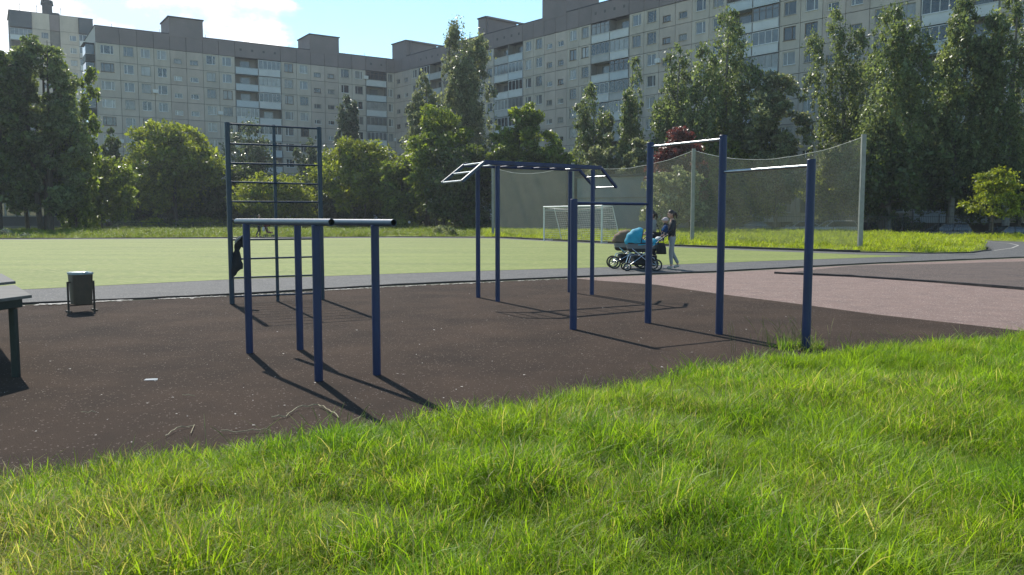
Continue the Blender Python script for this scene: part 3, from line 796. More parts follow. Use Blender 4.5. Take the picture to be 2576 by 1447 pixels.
def balcony(root, x, z, w, rng, style=None, gap=.1):
    pm = rng.choices(M_para, [.5,.3,.2])[0]
    def mk():
        b = MB(); b.box((.02,-.02,0),(w-.02,1.25,.14)); b.box((.04,-.04,.14),(w-.04,.03,1.03)); 
        b.box((.0,-.10,1.03),(w,.06,1.09)); return b.mesh('balcony', [pm])
    o = link('balcony', cached(('bal', round(w,2), pm.name), mk), root, (x, 0, z))
    r = rng.random()
    if style == 'open' or (style is None and r < .28):
        pass
    else:
        fm = rng.choices([M_fwhite, M_fgrey, M_fbrown], [.55,.3,.15])[0]; n = max(3, round(w/.8)); hh = STO-1.09-.12
        def mg():
            b = MB(); t = .06
            b.box((0,0,0),(w,.05,t)); b.box((0,0,hh-t),(w,.05,hh))
            for i in range(n+1): xx = (w-t)*i/n; b.box((xx,-.004,t),(xx+t,.046,hh-t))
            if rng.random() < .4: b.box((t,.002,hh*.68),(w-t,.048,hh*.68+.045))
            return b.mesh('balcony_glazing', fm)
        link('balcony_glazing', cached(('bg', round(w,2), fm.name), mg), o, (0, -.02, 1.09))
        gm = rng.choices(M_g, [.4,.35,.15,.1])[0]
        link('pane', cached(('bp', round(w,2), gm.name), lambda: MB().box((.05,0,.02),(w-.05,.012,hh-.02)).mesh('pane', gm)), o, (0, .01, 1.09))
    return o
def facade(root, cols, nfl, rng, z_top=None, recess=True):
    """cols: list of (kind, x0, x1) in local metres; rows count down from the attic band"""
    for kind, x0, x1 in cols:
        w = x1-x0
        for fl in range(nfl):
            zc = ROW0-STO*fl; zb = zc-1.78; 
            h = STO
            if fl == 0: h = BAND-zb
            if kind in ('W','S','E'):
                m = M_panel2 if kind == 'S' else M_panel
                if kind == 'W':
                    ww, hh = min(1.5, w*.58), 1.44; wx = (w-ww)/2; win = (wx, wx+ww, zc-.74-zb, zc+.70-zb)
                elif kind == 'E':
                    ww, hh = 1.85, 1.32; wx = (w-ww)*.42; win = (wx, wx+ww, zc-.66-zb, zc+.66-zb)
                else:
                    ww, hh = min(1.3, w*.5), .78; wx = (w-ww)*.42; win = (wx, wx+ww, zc-1.12-zb, zc-.34-zb)
                link('wall_panel', panel_mesh(w, h, win, m), root, (x0, 0, zb))
                add_window(root, x0+win[0], zb+win[2], win[1]-win[0], win[3]-win[2], rng, kind == 'S')
            elif kind == 'P':
                link('wall_panel', panel_mesh(w, h, None, M_logg), root, (x0, -.05, zb))
            elif kind == 'BB':
                half = w/2
                for k in range(2): balcony(root, x0+k*half+.04, zb+.0, half-.08, rng)
            elif kind == 'B':
                balcony(root, x0+.03, zb, w-.06, rng)
        # attic band panels above
        link('attic_panel', panel_mesh(w, ROOF-BAND, None, M_attic), root, (x0, -.06, BAND))
        if kind in ('BB','B'):
            n = 4 if kind == 'BB' else 2
            for k in range(n):
                link('vent', cached('vent', lambda: MB().box((0,0,0),(.34,.05,.36)).mesh('vent', M_core)), root, (x0+w*(k+.5)/n-.17, -.075, BAND+1.05))
            b = MB(); b.box((x0+.0,1.28,0),(x1,1.5,BAND-.02)); b.box((x0-.09,-.03,0),(x0+.0,1.28,BAND-.02)); b.box((x1,-.03,0),(x1+.09,1.28,BAND-.02))
            if kind == 'BB': b.box((x0+w/2-.035,-.0,0),(x0+w/2+.035,1.28,BAND-.02))
            b.build('loggia_wall', M_logg, root)
            for fl in range(nfl):
                zc = ROW0-STO*fl; n2 = 2 if kind == 'BB' else 1
                for k in range(n2):
                    link('loggia_door', cached('ldoor', lambda: MB().box((0,0,0),(1.5,.05,2.1)).mesh('loggia_door', M_g[1])), root, (x0+w*(k+.5)/n2-.75, 1.22, zc-1.6))

def solveT(px, P, u, z=22.0):
    """distance along the facade line P+t*u seen at picture column px (at height z)"""
    a, b, c = ray(px, 300)
    xr = (px-1288)/FPX
    # X = xr*(Y cos - (z-h) sin)
    k = xr*cos(TH); c0 = -xr*(z-CAMH)*sin(TH)
    return (k*P.y+c0-P.x)/(u.x-k*u.y)
S2D = 1/1.00621
P0 = AT(240*S2D, 70.5*S2D, 127.0); P1 = AT(998*S2D, 151*S2D, 154.0)
P0.z = P1.z = 0
uL = (P1-P0); LL = uL.length; uL.normalize()
rL = random.Random(21)
bL = thing('apartment_block', 'grey panel apartment block across the left background with dark attic band', 'apartment block', P0, atan2(uL.y,uL.x))
edges = [(238,'E'),(306,'W'),(350,'W'),(392,'W'),(433,'S'),(474,'S'),(516,'W'),(556,'W'),(597,'BB'),(712,'W'),(752,'W'),(788,'S'),(823,'S'),(857,'W'),(892,'W'),(927,'B'),(979,'W')]
ts = [solveT(x*S2D, P0, uL) for x, _ in edges]; ts[0] = 0.0; ts.append(LL)
cols = [(k, ts[i], ts[i+1]) for i, (_, k) in enumerate(edges)]
LL += .8; cols.append(('P', LL-.8, LL))
facade(bL, cols, 10, rL)
def shell(root, L, depth, m_end, x0=0.0, dz=0.0):
    b = MB(); b.box((x0+.25,1.5,0),(L-.25,depth-.2,ROOF-.35)); b.build('core_wall', M_core, root)
    b = MB(); b.box((x0-.08,-.08,ROOF+dz),(L+.08,depth+.08,ROOF+.10+dz)); b.build('roof', M_roof, root)
    b = MB(); b.box((x0,.22,0),(x0+.2,depth,ROOF-.003)); b.build('end_wall', m_end, root)
    b = MB(); b.box((L-.2,.22,0),(L,depth,ROOF-.003)); b.build('end_wall', m_end, root)
    b = MB(); b.box((x0+.2,depth-.2,0),(L-.2,depth,ROOF-.003)); b.build('rear_wall', M_panel, root)
    b = MB(); b.box((x0,.0,-.3),(L,1.5,.12)); b.build('plinth', M_logg, root)
shell(bL, LL, 13, M_end)
# stacked end balconies on the left gable
for fl in range(10):
    zb = ROW0-STO*fl-1.78
    o = link('balcony', cached('endbal', lambda: MB().box((-1.3,0,0),(-.02,3.4,.14)).box((-1.3,0,.14),(-1.24,3.4,1.05)).box((-1.24,0,.14),(-.02,.06,1.05)).mesh('balcony', M_tframe)), bL, (0, 1.2, zb))
    if fl % 3 != 2: link('pane', cached('endpane', lambda: MB().box((-1.28,.02,1.1),(-1.24,3.38,2.5)).box((-1.24,.02,1.1),(-.05,.05,2.5)).mesh('pane', M_g[0])), o)
o = MB(); o.box((-1.5,1.1,BAND-.1),(-.02,4.7,BAND+.05)); o.build('balcony_roof', M_roof, bL)
def penthouse(root, x0, x1, h, depth=6.0, y0=-.10, frame=False):
    z0 = ROOF-.35
    b = MB(); b.box((x0,y0,z0),(x1,depth,ROOF+h)); p = b.build('penthouse', [M_attic], root)
    b = MB(); b.box((x0-.15,y0-.15,ROOF+h),(x1+.15,depth+.15,ROOF+h+.18)); b.build('roof', M_roof, p)
    if frame:
        b = MB(); z1 = ROOF+h+.18; xe = x1
        b.box((xe+.2,depth*.1,ROOF+.1),(xe+.35,depth*.1+.15,z1)); b.box((xe+.0,depth*.1,z1-.3),(xe+.3,depth*1.5,z1)); b.build('vent_frame', M_attic, p)
def tt(x): return solveT(x*S2D, P0, uL, 31)
penthouse(bL, tt(427), tt(513.5), 2.6)
penthouse(bL, tt(784), tt(857.5), 2.6)

P1r = P1.copy()
PQ = AT(2351*S2D, 100, 80.7); PQ.z = 0
uR = (PQ-P1r); uR.normalize(); LR = 118.0
bR = thing('apartment_block', 'long grey panel apartment block running from the inner corner to the right edge', 'apartment block', P1r, atan2(uR.y,uR.x))
rR = random.Random(33)
tb0 = solveT(1250.8*S2D, P1r, uR); tb1 = solveT(1496*S2D, P1r, uR); tb2 = solveT(1839*S2D, P1r, uR); tb3 = solveT(2333*S2D, P1r, uR)
te0 = solveT(1320.9*S2D, P1r, uR); te1 = solveT(1591*S2D, P1r, uR); te2 = solveT(1973*S2D, P1r, uR)
bbw = ((te1-tb1)+(te2-tb2))/2
colsR = []
starts = [tb0-(tb1-tb0), tb0, tb1, tb2, tb3, tb3+(tb3-tb2)]
c0 = starts[0]
for i in range(3): colsR.append((['S','S','W'][i], c0*i/3, c0*(i+1)/3))
for i in range(len(starts)-1):
    a, c = starts[i], starts[i+1]; colsR.append(('BB', a, a+bbw)); w = (c-a-bbw)/6
    for k, kd in enumerate(('W','W','S','S','W','W')): colsR.append((kd, a+bbw+w*k, a+bbw+w*(k+1)))
LR = starts[-1]
vis_cols = [c for c in colsR if c[1] < starts[4]+bbw+16]
facade(bR, vis_cols, 10, rR)
LR = vis_cols[-1][2]
shell(bR, LR, 13, M_end, 0.0, .015)
def tr(x): return solveT(x*S2D, P1r, uR, 31)
penthouse(bR, tr(994), tr(1029), 2.7, 6.5, -.1, True)
penthouse(bR, tr(1203), tr(1222), 2.9, 7.0, .6, True)
penthouse(bR, tr(1374), tr(1434), 2.9, 6.5)
b = MB()
for k in range(7):
    x = 3+LL*.85*k/6; b.tube([(x,5,ROOF),(x,5,ROOF+1.6)], .03, 5)
b.build('roof_aerial', M_fence, bL)

# ---- tower block far left
TY = 188.0
T0 = AT(22, 24, TY); T1 = AT(233, 44, TY+9); hT = T0.z
T0.z = T1.z = 0; uT = (T1-T0); LT = uT.length; uT.normalize()
bT = thing('tower_block', 'tall banded tower block rising behind the left trees', 'tower block', T0, atan2(uT.y,uT.x))
rT = random.Random(5)
segs = [(0,.26,M_attic,'B'),(.26,.47,M_panel,'W'),(.47,.59,M_attic,'P'),(.59,.82,M_panel,'W'),(.82,1.0,M_attic,'B')]
for a, c, m, k in segs:
    w = (c-a)*LT; dz = 0 if k != 'B' else -.35
    for fl in range(17):
        zb = hT-3.6-2.8*fl-2.8
        if k == 'W': 
            link('wall_panel', panel_mesh(w, 2.8, (w*.5, w*.5+1.4, .9, 2.2), m), bT, (a*LT, 0, zb)); add_window(bT, a*LT+w*.5, zb+.9, 1.4, 1.3, rT)
        elif k == 'P': link('wall_panel', panel_mesh(w, 2.8, None, M_logg), bT, (a*LT, .5, zb))
        else: balcony(bT, a*LT, zb, w, rT)
    link('attic_panel', panel_mesh(w, 3.6, None, m if k != 'B' else mat('slate_attic', (.075,.09,.105), (.06,.075,.09), .5, .9, gen=1)), bT, (a*LT, dz if k != 'P' else .2, hT-3.6))
b = MB(); b.box((.1,1.4,0),(LT-.1,12,hT-.4)); b.build('core_wall', M_core, bT)
b = MB(); b.box((-.1,.3,hT-.02),(LT+.1,12.2,hT+.12)); b.build('roof', M_roof, bT)
xq = LT*.46; b = MB(); b.tube([(xq,3,hT),(xq,3,hT+2.6)], 1.05, 14); b.tube([(xq,3,hT+2.6),(xq,3,hT+3.6)], [1.35,1.2], 14); b.build('roof_vent', M_roof, bT, True)
b = MB(); b.tube([(xq+1.6,3,hT),(xq+1.6,3,hT+.9)], .9, 12); b.build('roof_vent', M_roof, bT, True)
for f in (.13,.33,.62): MB().tube([(LT*f,2,hT),(LT*f,2,hT+2.2)], .05, 5).beam((LT*f-.6,2,hT+1.8),(LT*f+.6,2,hT+1.8),.04,.04).build('roof_aerial', M_fence, bT)

# ---- low buildings behind the net and behind the left trees
def low_building(name, label, x0, x1, y0d, Y, Y2, m, h=None, wins=(), depth=8, sign=False):
    a = AT(x0, 500, Y); c = AT(x1, 500, Y2); a.z = c.z = 0; u = (c-a); L = u.length; u.normalize()
    h = h or AT(x0, y0d, Y).z
    r = thing(name, label, 'low building', a, atan2(u.y,u.x))
    MB().box((0,0,-.2),(L,depth,h)).build('wall', m, r)
    MB().box((-.25,-.25,h),(L+.25,depth+.25,h+.22)).build('roof', M_roof, r)
    MB().box((-.06,-.06,-.2),(L+.06,-.003,.5)).build('plinth', M_logg, r)
    for (fx, z, w, hh) in wins:
        f = MB().box((0,-.04,0),(w,-.002,hh)).box((-.06,-.12,-.06),(w+.06,-.04,-.02)).box((w*.46,-.07,.0),(w*.54,-.04,hh)).build('window', M_fgrey, r, False, (fx*L-w/2, 0, z))
        MB().box((.08,-.055,.08),(w*.44,-.041,hh-.08)).box((w*.56,-.055,.08),(w-.08,-.041,hh-.08)).build('pane', M_g[0], f)
    return r, L, h
r, L, h = low_building('utility_building', 'plain brownish rendered building behind the left part of the ball net', 1243, 1425, 425, 84, 82, M_lowb)
r, L, h = low_building('utility_building', 'slate grey windowless building behind the goal and ball net', 1452, 1668, 447, 78, 74, M_slate)
MB().box((0,-.05,h*.62),(L,-.003,h*.64)).build('string_course', M_logg, r)
MB().box((L*.16,-.06,h*.42),(L*.20,-.003,h*.50)).build('wall_plate', M_fwhite, r)
MB().box((L*.86,-.06,h*.36),(L*.89,-.003,h*.46)).build('wall_plate', M_fwhite, r)
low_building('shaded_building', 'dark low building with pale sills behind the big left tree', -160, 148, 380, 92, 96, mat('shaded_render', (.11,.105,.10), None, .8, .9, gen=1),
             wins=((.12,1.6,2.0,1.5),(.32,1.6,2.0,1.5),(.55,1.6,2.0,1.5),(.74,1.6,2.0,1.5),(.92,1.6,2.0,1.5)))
low_building('pale_hut', 'small pale green hut half hidden by bushes behind the walker', 218, 262, 520, 112, 113, mat('pale_green_render', (.33,.38,.33), None, .8, .9, gen=1), h=3.0, depth=4)

# ================================================================== TREES
def leaf_mesh(pos, size, seed, asp=.62, hang=0.0, m=None):
    rng = np.random.default_rng(seed); n = len(pos)
    nrm = rng.normal(size=(n,3)); nrm /= np.linalg.norm(nrm,axis=1)[:,None]
    a = rng.normal(size=(n,3)); 
    if hang: a = a*(1-hang)+np.array([0,0,-1.0])*hang*2
    a -= nrm*(a*nrm).sum(1)[:,None]; a /= np.linalg.norm(a,axis=1)[:,None]+1e-9
    b = np.cross(nrm, a)
    s = size*np.clip(np.exp(rng.normal(0,.42,(n,1))),.35,2.4)
    v = np.empty((n,4,3)); bend = nrm*s*.18
    v[:,0] = pos-a*s*.5; v[:,1] = pos+b*s*asp*.5+bend; v[:,2] = pos+a*s*.5; v[:,3] = pos-b*s*asp*.5+bend
    me = bpy.data.meshes.new('crown'); me.vertices.add(n*4); me.vertices.foreach_set('co', v.reshape(-1).astype(np.float32))
    me.loops.add(n*4); me.loops.foreach_set('vertex_index', np.arange(n*4, dtype=np.int32))
    me.polygons.add(n); me.polygons.foreach_set('loop_start', np.arange(0,n*4,4,dtype=np.int32)); 
    try: me.polygons.foreach_set('loop_total', np.full(n,4,dtype=np.int32))
    except Exception: pass
    me.materials.append(m); me.update(calc_edges=True); return me
def crown_points(kind, H, z0, R, n, seed):
    rng = np.random.default_rng(seed); h = H-z0
    def lob(c):      # uneven outline: radius varies with direction
        d = c/ (np.linalg.norm(c,axis=1)[:,None]+1e-9)
        ph = rng.uniform(0,6.28,6)
        return 1+.13*np.sin(d[:,0]*4+ph[0])*np.sin(d[:,1]*3+ph[1])+.12*np.sin(d[:,2]*5+ph[2]+d[:,0]*3)+.08*np.sin(d[:,1]*8+ph[3]+d[:,2]*6)
    if kind == 'round':
        k = int(85+R*14); p = rng.uniform(-1,1,(k*6,3)); q = np.linalg.norm(p,axis=1); p = p[(q<1)&(q>.42)][:k]; k = len(p)
        L_ = lob(p)*rng.uniform(.86,1.06,k); zz = p[:,2]; w = np.where(zz<.1,1.0,1.0-.22*zz)
        c = np.stack([p[:,0]*R*w*.88*L_, p[:,1]*R*w*.88*L_, z0+h*(.5+.45*zz*np.clip(L_,.75,1.08))],1)
        rad = R*rng.uniform(.08,.25,k); wt_ = rad**1.7; i = rng.choice(k, n, p=wt_/wt_.sum())
        d = rng.normal(size=(n,3)); d /= np.linalg.norm(d,axis=1)[:,None]
        r = rad[i]*rng.uniform(.1,1.25,n)**.65; P = c[i]+d*r[:,None]*np.array([1.05,1.05,.72])
    elif kind == 'birch':
        nl = rng.integers(4,7); la = rng.uniform(0,2*pi,nl); lr = R*rng.uniform(.35,.85,nl); lt_ = rng.uniform(.62,.97,nl); lt_[0] = 1.0; lr[0] = R*.08
        k = int(90+h*16); i0 = rng.integers(0,nl,k); t = rng.uniform(.0,1,k)**.9
        zc = z0+(h*lt_[i0])*(.10+.9*t); a = rng.uniform(0,2*pi,k)
        wr = R*.46*np.sin(np.clip(t*.88+.12,0,1)*pi)**.5*(1-.22*t)*rng.uniform(.15,1.15,k)
        c = np.stack([lr[i0]*np.cos(la[i0])*(.35+.65*t)+wr*np.cos(a), lr[i0]*np.sin(la[i0])*(.35+.65*t)+wr*np.sin(a), zc],1)
        Ls = rng.uniform(.5,2.1,k)*np.clip(1.3-t,.35,1)*max(.7,h/12); wt_ = rng.uniform(.3,1.7,k); i = rng.choice(k, n, p=wt_/wt_.sum()); f = rng.uniform(0,1,n)
        sp = (.030+.055*(1-f))*rng.uniform(.5,1.6,k)[i]
        P = c[i]+rng.normal(size=(n,3))*np.stack([sp,sp,sp*1.2],1)*R*.85
        P[:,2] -= f*Ls[i]; P[:,:2] += np.stack([np.cos(a[i]),np.sin(a[i])],1)*(np.sin(f*pi*.5)*R*.10)[:,None]
        P[:,2] = np.maximum(P[:,2], z0*.6)
    elif kind == 'mass':   # big old willow / poplar: many leaders merging into one wall of leaves
        nl = 11; la = np.linspace(-1,1,nl)+rng.uniform(-.1,.1,nl); lt_ = 1-rng.uniform(.0,.12,nl)-.10*np.abs(la)**2; lt_[0] = 1.0
        k = int(220); i0 = rng.integers(0,nl,k); t = rng.uniform(.0,1,k)**.8; a = rng.uniform(0,2*pi,k)
        zc = z0+h*lt_[i0]*(.04+.93*t); wr = R*.36*np.sqrt(np.sin(np.clip(t*.86+.13,0,1)*pi))*rng.uniform(.1,1.1,k)
        c = np.stack([la[i0]*R*.78*(.75+.25*np.sin(t*3))+wr*np.cos(a), np.sin(la[i0]*5)*R*.35+wr*np.sin(a), zc],1)
        rad = R*rng.uniform(.07,.17,k); i = rng.integers(0,k,n); d = rng.normal(size=(n,3)); d /= np.linalg.norm(d,axis=1)[:,None]
        P = c[i]+d*(rad[i]*rng.uniform(.1,1.25,n)**.6)[:,None]*np.array([1.1,1.1,.9]); P[:,2] = np.maximum(P[:,2], z0*.5)
    elif kind == 'spray':  # open horizontal sprays with gaps
        k = 46; t = rng.uniform(0,1,k); a = rng.uniform(0,2*pi,k); rr = R*(1-.55*t**2)*rng.uniform(.25,.98,k)
        c = np.stack([rr*np.cos(a)*rng.uniform(.7,1.2,k), rr*np.sin(a), z0+h*(.02+.95*t)-.16*rr*rng.uniform(0,1.5,k)],1); i = rng.integers(0,k,n); f = rng.normal(size=(n,3))
        P = c[i]+f*np.array([R*.11,R*.11,R*.05]); P[:,2] -= .10*np.abs(f[:,0])*R*.3
    elif kind == 'poplar':
        k = 9; a = rng.uniform(0,2*pi,k); rr = R*rng.uniform(.1,.62,k); top = H-h*rng.uniform(0,.34,k); top[0] = H; rr[0] = 0
        i = rng.integers(0,k,n); f = rng.uniform(0,1,n)**1.25
        zz = z0+(top[i]-z0)*f; w = R*.42*(np.sin(np.clip(f*.9+.12,0,1)*pi)**.7*.9+.10*(1-f)) *(1-.25*f)
        cl = rng.integers(0,34,n); d = rng.normal(size=(n,3)); d /= np.linalg.norm(d,axis=1)[:,None]
        P = np.stack([rr[i]*np.cos(a[i])*(1-.2*f), rr[i]*np.sin(a[i])*(1-.2*f), zz],1)+d*(w*rng.uniform(.3,1,n))[:,None]
        # leaf clumps along each spire
        ph = np.floor(f*26)+i*31; jit_ = np.sin(ph*12.9898)*43758.5453; jit_ -= np.floor(jit_); P[:,:2] += (d[:,:2]*(jit_-.45)[:,None])*R*.28
    elif kind == 'cone':
        t = rng.uniform(0,1,n)**.8; k = np.floor(t*15); w = R*(1-t)*(.75+.25*np.sin(t*95)); a = rng.uniform(0,2*pi,n); r = w*rng.uniform(.3,1,n)**.5
        P = np.stack([r*np.cos(a), r*np.sin(a), z0+h*t-.10*r],1)
    else:   # shrub: lumpy, wider than tall
        k = int(16+R*10); a = rng.uniform(0,2*pi,k); rr = R*rng.uniform(0,.9,k)**.6; c = np.stack([rr*np.cos(a), rr*np.sin(a)*.7, z0+h*rng.uniform(.12,.85,k)*(1-.4*(rr/R)**2)],1)
        rad = (R*.22+h*.10)*rng.uniform(.6,1.2,k); i = rng.integers(0,k,n); d = rng.normal(size=(n,3)); d /= np.linalg.norm(d,axis=1)[:,None]
        P = c[i]+d*(rad[i]*rng.uniform(.3,1,n))[:,None]; P[:,2] = np.maximum(P[:,2], .05)
    return P
NTREE = [0]
def tree(name, label, px, ytop, wD, Y, kind, m, z0f=.16, n=9000, leaf=.30, bark=None, lean=0.0, group=None, cat='tree', trunk_r=None, stems=1, z0=None, ybase=0.0):
    NTREE[0] += 1; seed = 100+NTREE[0]*7; rng = random.Random(seed)
    top = AT(px, ytop, Y); H = top.z; R = wD/2/FPX*Y*(1.12 if kind == 'round' else 1.42 if kind == 'birch' else 1.0)
    base = AT(px, 560, Y); root = thing(name, label, cat, (base.x, Y, ybase), 0, group)
    if kind == 'birch': n = int(n*2.1); leaf *= .80
    elif kind == 'round': n = int(n*1.7); leaf *= .82
    elif kind == 'mass': n = int(n*1.5); leaf *= .8
    z0 = H*z0f if z0 is None else z0
    H -= ybase
    P = crown_points(kind, H-.15, z0, R, n, seed)
    if lean: P[:,0] += lean*(np.clip(P[:,2]/H,0,1)**1.5)
    hang = .55 if kind == 'birch' else .1
    c = link('crown', leaf_mesh(P, leaf, seed, .6, hang, m), root)
    if kind != 'shrub':
        b = MB(); tr = trunk_r or max(.07, H*.013)
        for s in range(stems):
            ox, oy = (0,0) if stems == 1 else (R*.28*cos(s*2.4+1), R*.28*sin(s*2.4+1))
            wx = [rng.uniform(-.12,.12)*R*.3 for _ in range(4)]
            hh = H*.93 if kind != 'round' else H*.72
            pts = [(ox*.35,oy*.35,-.2),(ox*.5+wx[0],oy*.5,hh*.25),(ox*.8+wx[1]+lean*.12,oy*.8,hh*.5),(ox+wx[2]+lean*.45,oy,hh*.78),(ox+wx[3]+lean*.8,oy,hh)]
            b.tube(pts, [tr*1.15,tr*.9,tr*.68,tr*.4,tr*.1], 8)
            for q in range(9 if stems == 1 else 5):
                t = rng.uniform(.25,.9); k = min(int(t*4),3); f = t*4-k; p = Vector(pts[k]).lerp(Vector(pts[k+1]), f)
                if p.z < z0*.7: continue
                a = rng.uniform(0,2*pi); ln = R*rng.uniform(.45,.85)*(1.1-t*.6); e = p+Vector((cos(a)*ln, sin(a)*ln, ln*rng.uniform(.45,.95)))
                if e.z > H*.97: e.z = H*.97
                b.tube([p, p.lerp(e,.5)+Vector((0,0,ln*.08)), e], [tr*.42*(1.1-t), tr*.28*(1.1-t), tr*.06], 6)
        b.build('trunk', bark or M_bark, root, True)
    return root
D_ = dict
bgT = 'trees between the pitch and the blocks'
# left
tree('poplar_tree', 'huge dark poplar at the left edge in front of the tower', 116, 68, 236, 80, 'mass', L_birch, .06, 27000, .36, stems=4, group=bgT)
tree('poplar_tree', 'huge dark poplar cut off by the left frame edge', -12, 66, 210, 77, 'mass', L_dark, .06, 20000, .36, stems=4, group=bgT)
tree('broadleaf_tree', 'tall dark tree filling in behind the two left poplars', 70, 200, 260, 84, 'round', L_dark, .05, 11000, .4, group=bgT)
tree('broadleaf_tree', 'dark tree with pale leaf tips just right of the left poplars', 188, 150, 90, 84, 'birch', L_mid, .05, 11000, .34, group=bgT)
tree('broadleaf_tree', 'light green spreading tree between the poplars and the round tree', 255, 385, 175, 92, 'round', L_mid, .08, 8000, .36, group=bgT)
tree('broadleaf_tree', 'dark slim tree rising behind the light green spreading tree', 285, 322, 55, 108, 'birch', L_dark, .1, 3500, .4, group=bgT)
tree('round_tree', 'round yellow green crowned tree standing alone left of the climbing frame', 445, 284, 232, 106, 'round', L_yel, .2, 17000, .40, trunk_r=.30, group=bgT)
tree('broadleaf_tree', 'thin young tree left of the round tree trunk', 398, 430, 80, 104, 'round', L_yel, .2, 2500, .34, trunk_r=.09, group=bgT)
for lab_, px_, yt_, w_q in (('low dark tree filling the gap left of the round tree', 345, 455, 150), ('low dark tree right behind the round tree trunk', 470, 440, 170), ('low dark tree between round tree and climbing frame', 560, 450, 150),
  ('low dark tree behind the right of the parallel bars', 880, 440, 170), ('low dark tree in the deepest shade left of the ladder', 1000, 430, 170)):
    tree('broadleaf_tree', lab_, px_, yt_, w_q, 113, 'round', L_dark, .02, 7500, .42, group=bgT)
# behind the climbing frame
tree('broadleaf_tree', 'dark thin tree behind the upper left of the climbing frame', 632, 300, 110, 118, 'birch', L_con, .1, 5500, .36, group=bgT)
tree('broadleaf_tree', 'dark thin tree behind the upper right of the climbing frame', 782, 345, 70, 118, 'birch', L_con, .1, 3800, .36, group=bgT)
tree('broadleaf_tree', 'dark green tree low behind the left half of the climbing frame', 600, 395, 150, 112, 'round', L_dark, .08, 7000, .4, group=bgT)
tree('round_tree', 'light green bushy tree seen through the climbing frame', 690, 428, 200, 104, 'round', L_yel, .1, 9500, .36, trunk_r=.13, group=bgT)
tree('broadleaf_tree', 'dark tree behind the right post of the climbing frame', 800, 430, 120, 112, 'round', L_dark, .08, 6000, .4, group=bgT)
# centre
tree('conifer_tree', 'pale pointed tree against the inner corner of the blocks', 880, 232, 62, 124, 'birch', L_con, .08, 6500, .38, group=bgT)
tree('broadleaf_tree', 'yellow topped broad tree right of the climbing frame', 905, 336, 205, 104, 'round', L_yel, .1, 14000, .38, stems=2, trunk_r=.16, group=bgT)
tree('broadleaf_tree', 'dark tree in the gap left of the full green centre tree', 1010, 385, 130, 100, 'round', L_mid, .06, 8000, .38, group=bgT)
tree('broadleaf_tree', 'full green tree in the centre in front of the tall poplar', 1110, 252, 185, 96, 'round', L_mid, .12, 17000, .36, stems=2, trunk_r=.16, group=bgT)
tree('poplar_tree', 'tall silvery poplar with ragged spires breaking the roofline', 1160, 50, 135, 104, 'birch', L_grey, .1, 19000, .34, stems=3, group=bgT)
tree('broadleaf_tree', 'silvery lower tree at the left foot of the tall poplar', 1075, 180, 95, 106, 'birch', L_grey, .25, 7500, .34, group=bgT)
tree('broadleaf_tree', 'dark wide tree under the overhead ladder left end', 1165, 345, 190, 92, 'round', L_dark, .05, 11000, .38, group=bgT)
tree('broadleaf_tree', 'dark green tree right of the centre tree with lit top', 1305, 243, 165, 92, 'round', L_mid, .1, 14000, .36, trunk_r=.16, group=bgT)
tree('broadleaf_tree', 'green tree next to the lit top tree above the net', 1395, 330, 130, 90, 'round', L_mid, .08, 9000, .34, group=bgT)
tree('birch_tree', 'weeping birch in front of the paired glazed balconies', 1492, 212, 108, 94, 'birch', L_birch, .12, 8500, .30, M_birch, group='birches before the right block')
tree('broadleaf_tree', 'grey green bush tree between the two slim birches', 1520, 322, 120, 88, 'round', L_grey, .05, 7500, .32, group=bgT)
tree('birch_tree', 'slim narrow birch right of the paired glazed balconies', 1588, 140, 84, 92, 'birch', L_birch, .1, 6500, .28, M_birch, group='birches before the right block')
tree('broadleaf_tree', 'dark grey tree behind the tall pull-up post', 1600, 330, 95, 86, 'round', L_grey, .05, 5500, .32, group=bgT)
# right
tree('red_tree', 'dark red leaved tree behind the highest pull-up bar', 1702, 314, 155, 72, 'round', L_red, .08, 11000, .26, trunk_r=.13, group=bgT)
tree('birch_tree', 'birch rising above the dark red tree', 1702, 92, 135, 84, 'birch', L_birch, .15, 9500, .29, M_birch, group='birches before the right block')
tree('birch_tree', 'tall dense birch right of the dark red tree', 1820, 14, 165, 82, 'birch', L_birch, .12, 14000, .29, M_birch, group='birches before the right block')
tree('broadleaf_tree', 'green tree below the tall dense birch', 1800, 300, 150, 80, 'round', L_mid, .08, 8000, .30, group=bgT)
tree('broadleaf_tree', 'dark grey green rounded tree beside the bare strip of facade', 1950, 158, 172, 78, 'round', L_grey, .1, 13000, .30, trunk_r=.16, group=bgT)
tree('broadleaf_tree', 'yellow green low tree above the net beside the lower bar', 1890, 330, 150, 80, 'round', L_yel, .06, 8500, .27, group=bgT)
tree('birch_tree', 'leaning birch at the left side of the dark right group', 2118, 12, 118, 79, 'birch', L_birch, .2, 8500, .26, M_birch, lean=-1.0, group='birches before the right block')
tree('birch_tree', 'full birch left of the open white balcony', 2235, 2, 175, 70, 'birch', L_birch, .2, 13000, .26, M_birch, group='birches before the right block')
tree('birch_tree', 'birch in front of the open white balcony', 2390, -10, 150, 69, 'birch', L_birch, .2, 11000, .26, M_birch, group='birches before the right block')
tree('birch_tree', 'birch at the right edge reaching the top of the frame', 2530, -55, 150, 67, 'birch', L_birch, .15, 11500, .26, M_birch, group='birches before the right block')
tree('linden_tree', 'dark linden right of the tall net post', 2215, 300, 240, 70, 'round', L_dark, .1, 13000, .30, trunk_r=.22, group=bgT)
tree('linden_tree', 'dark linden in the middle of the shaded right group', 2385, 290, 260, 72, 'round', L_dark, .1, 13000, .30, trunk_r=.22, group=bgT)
tree('linden_tree', 'dark linden at the right edge behind the yellow tree', 2560, 280, 260, 70, 'round', L_dark, .08, 13000, .30, trunk_r=.22, group=bgT)
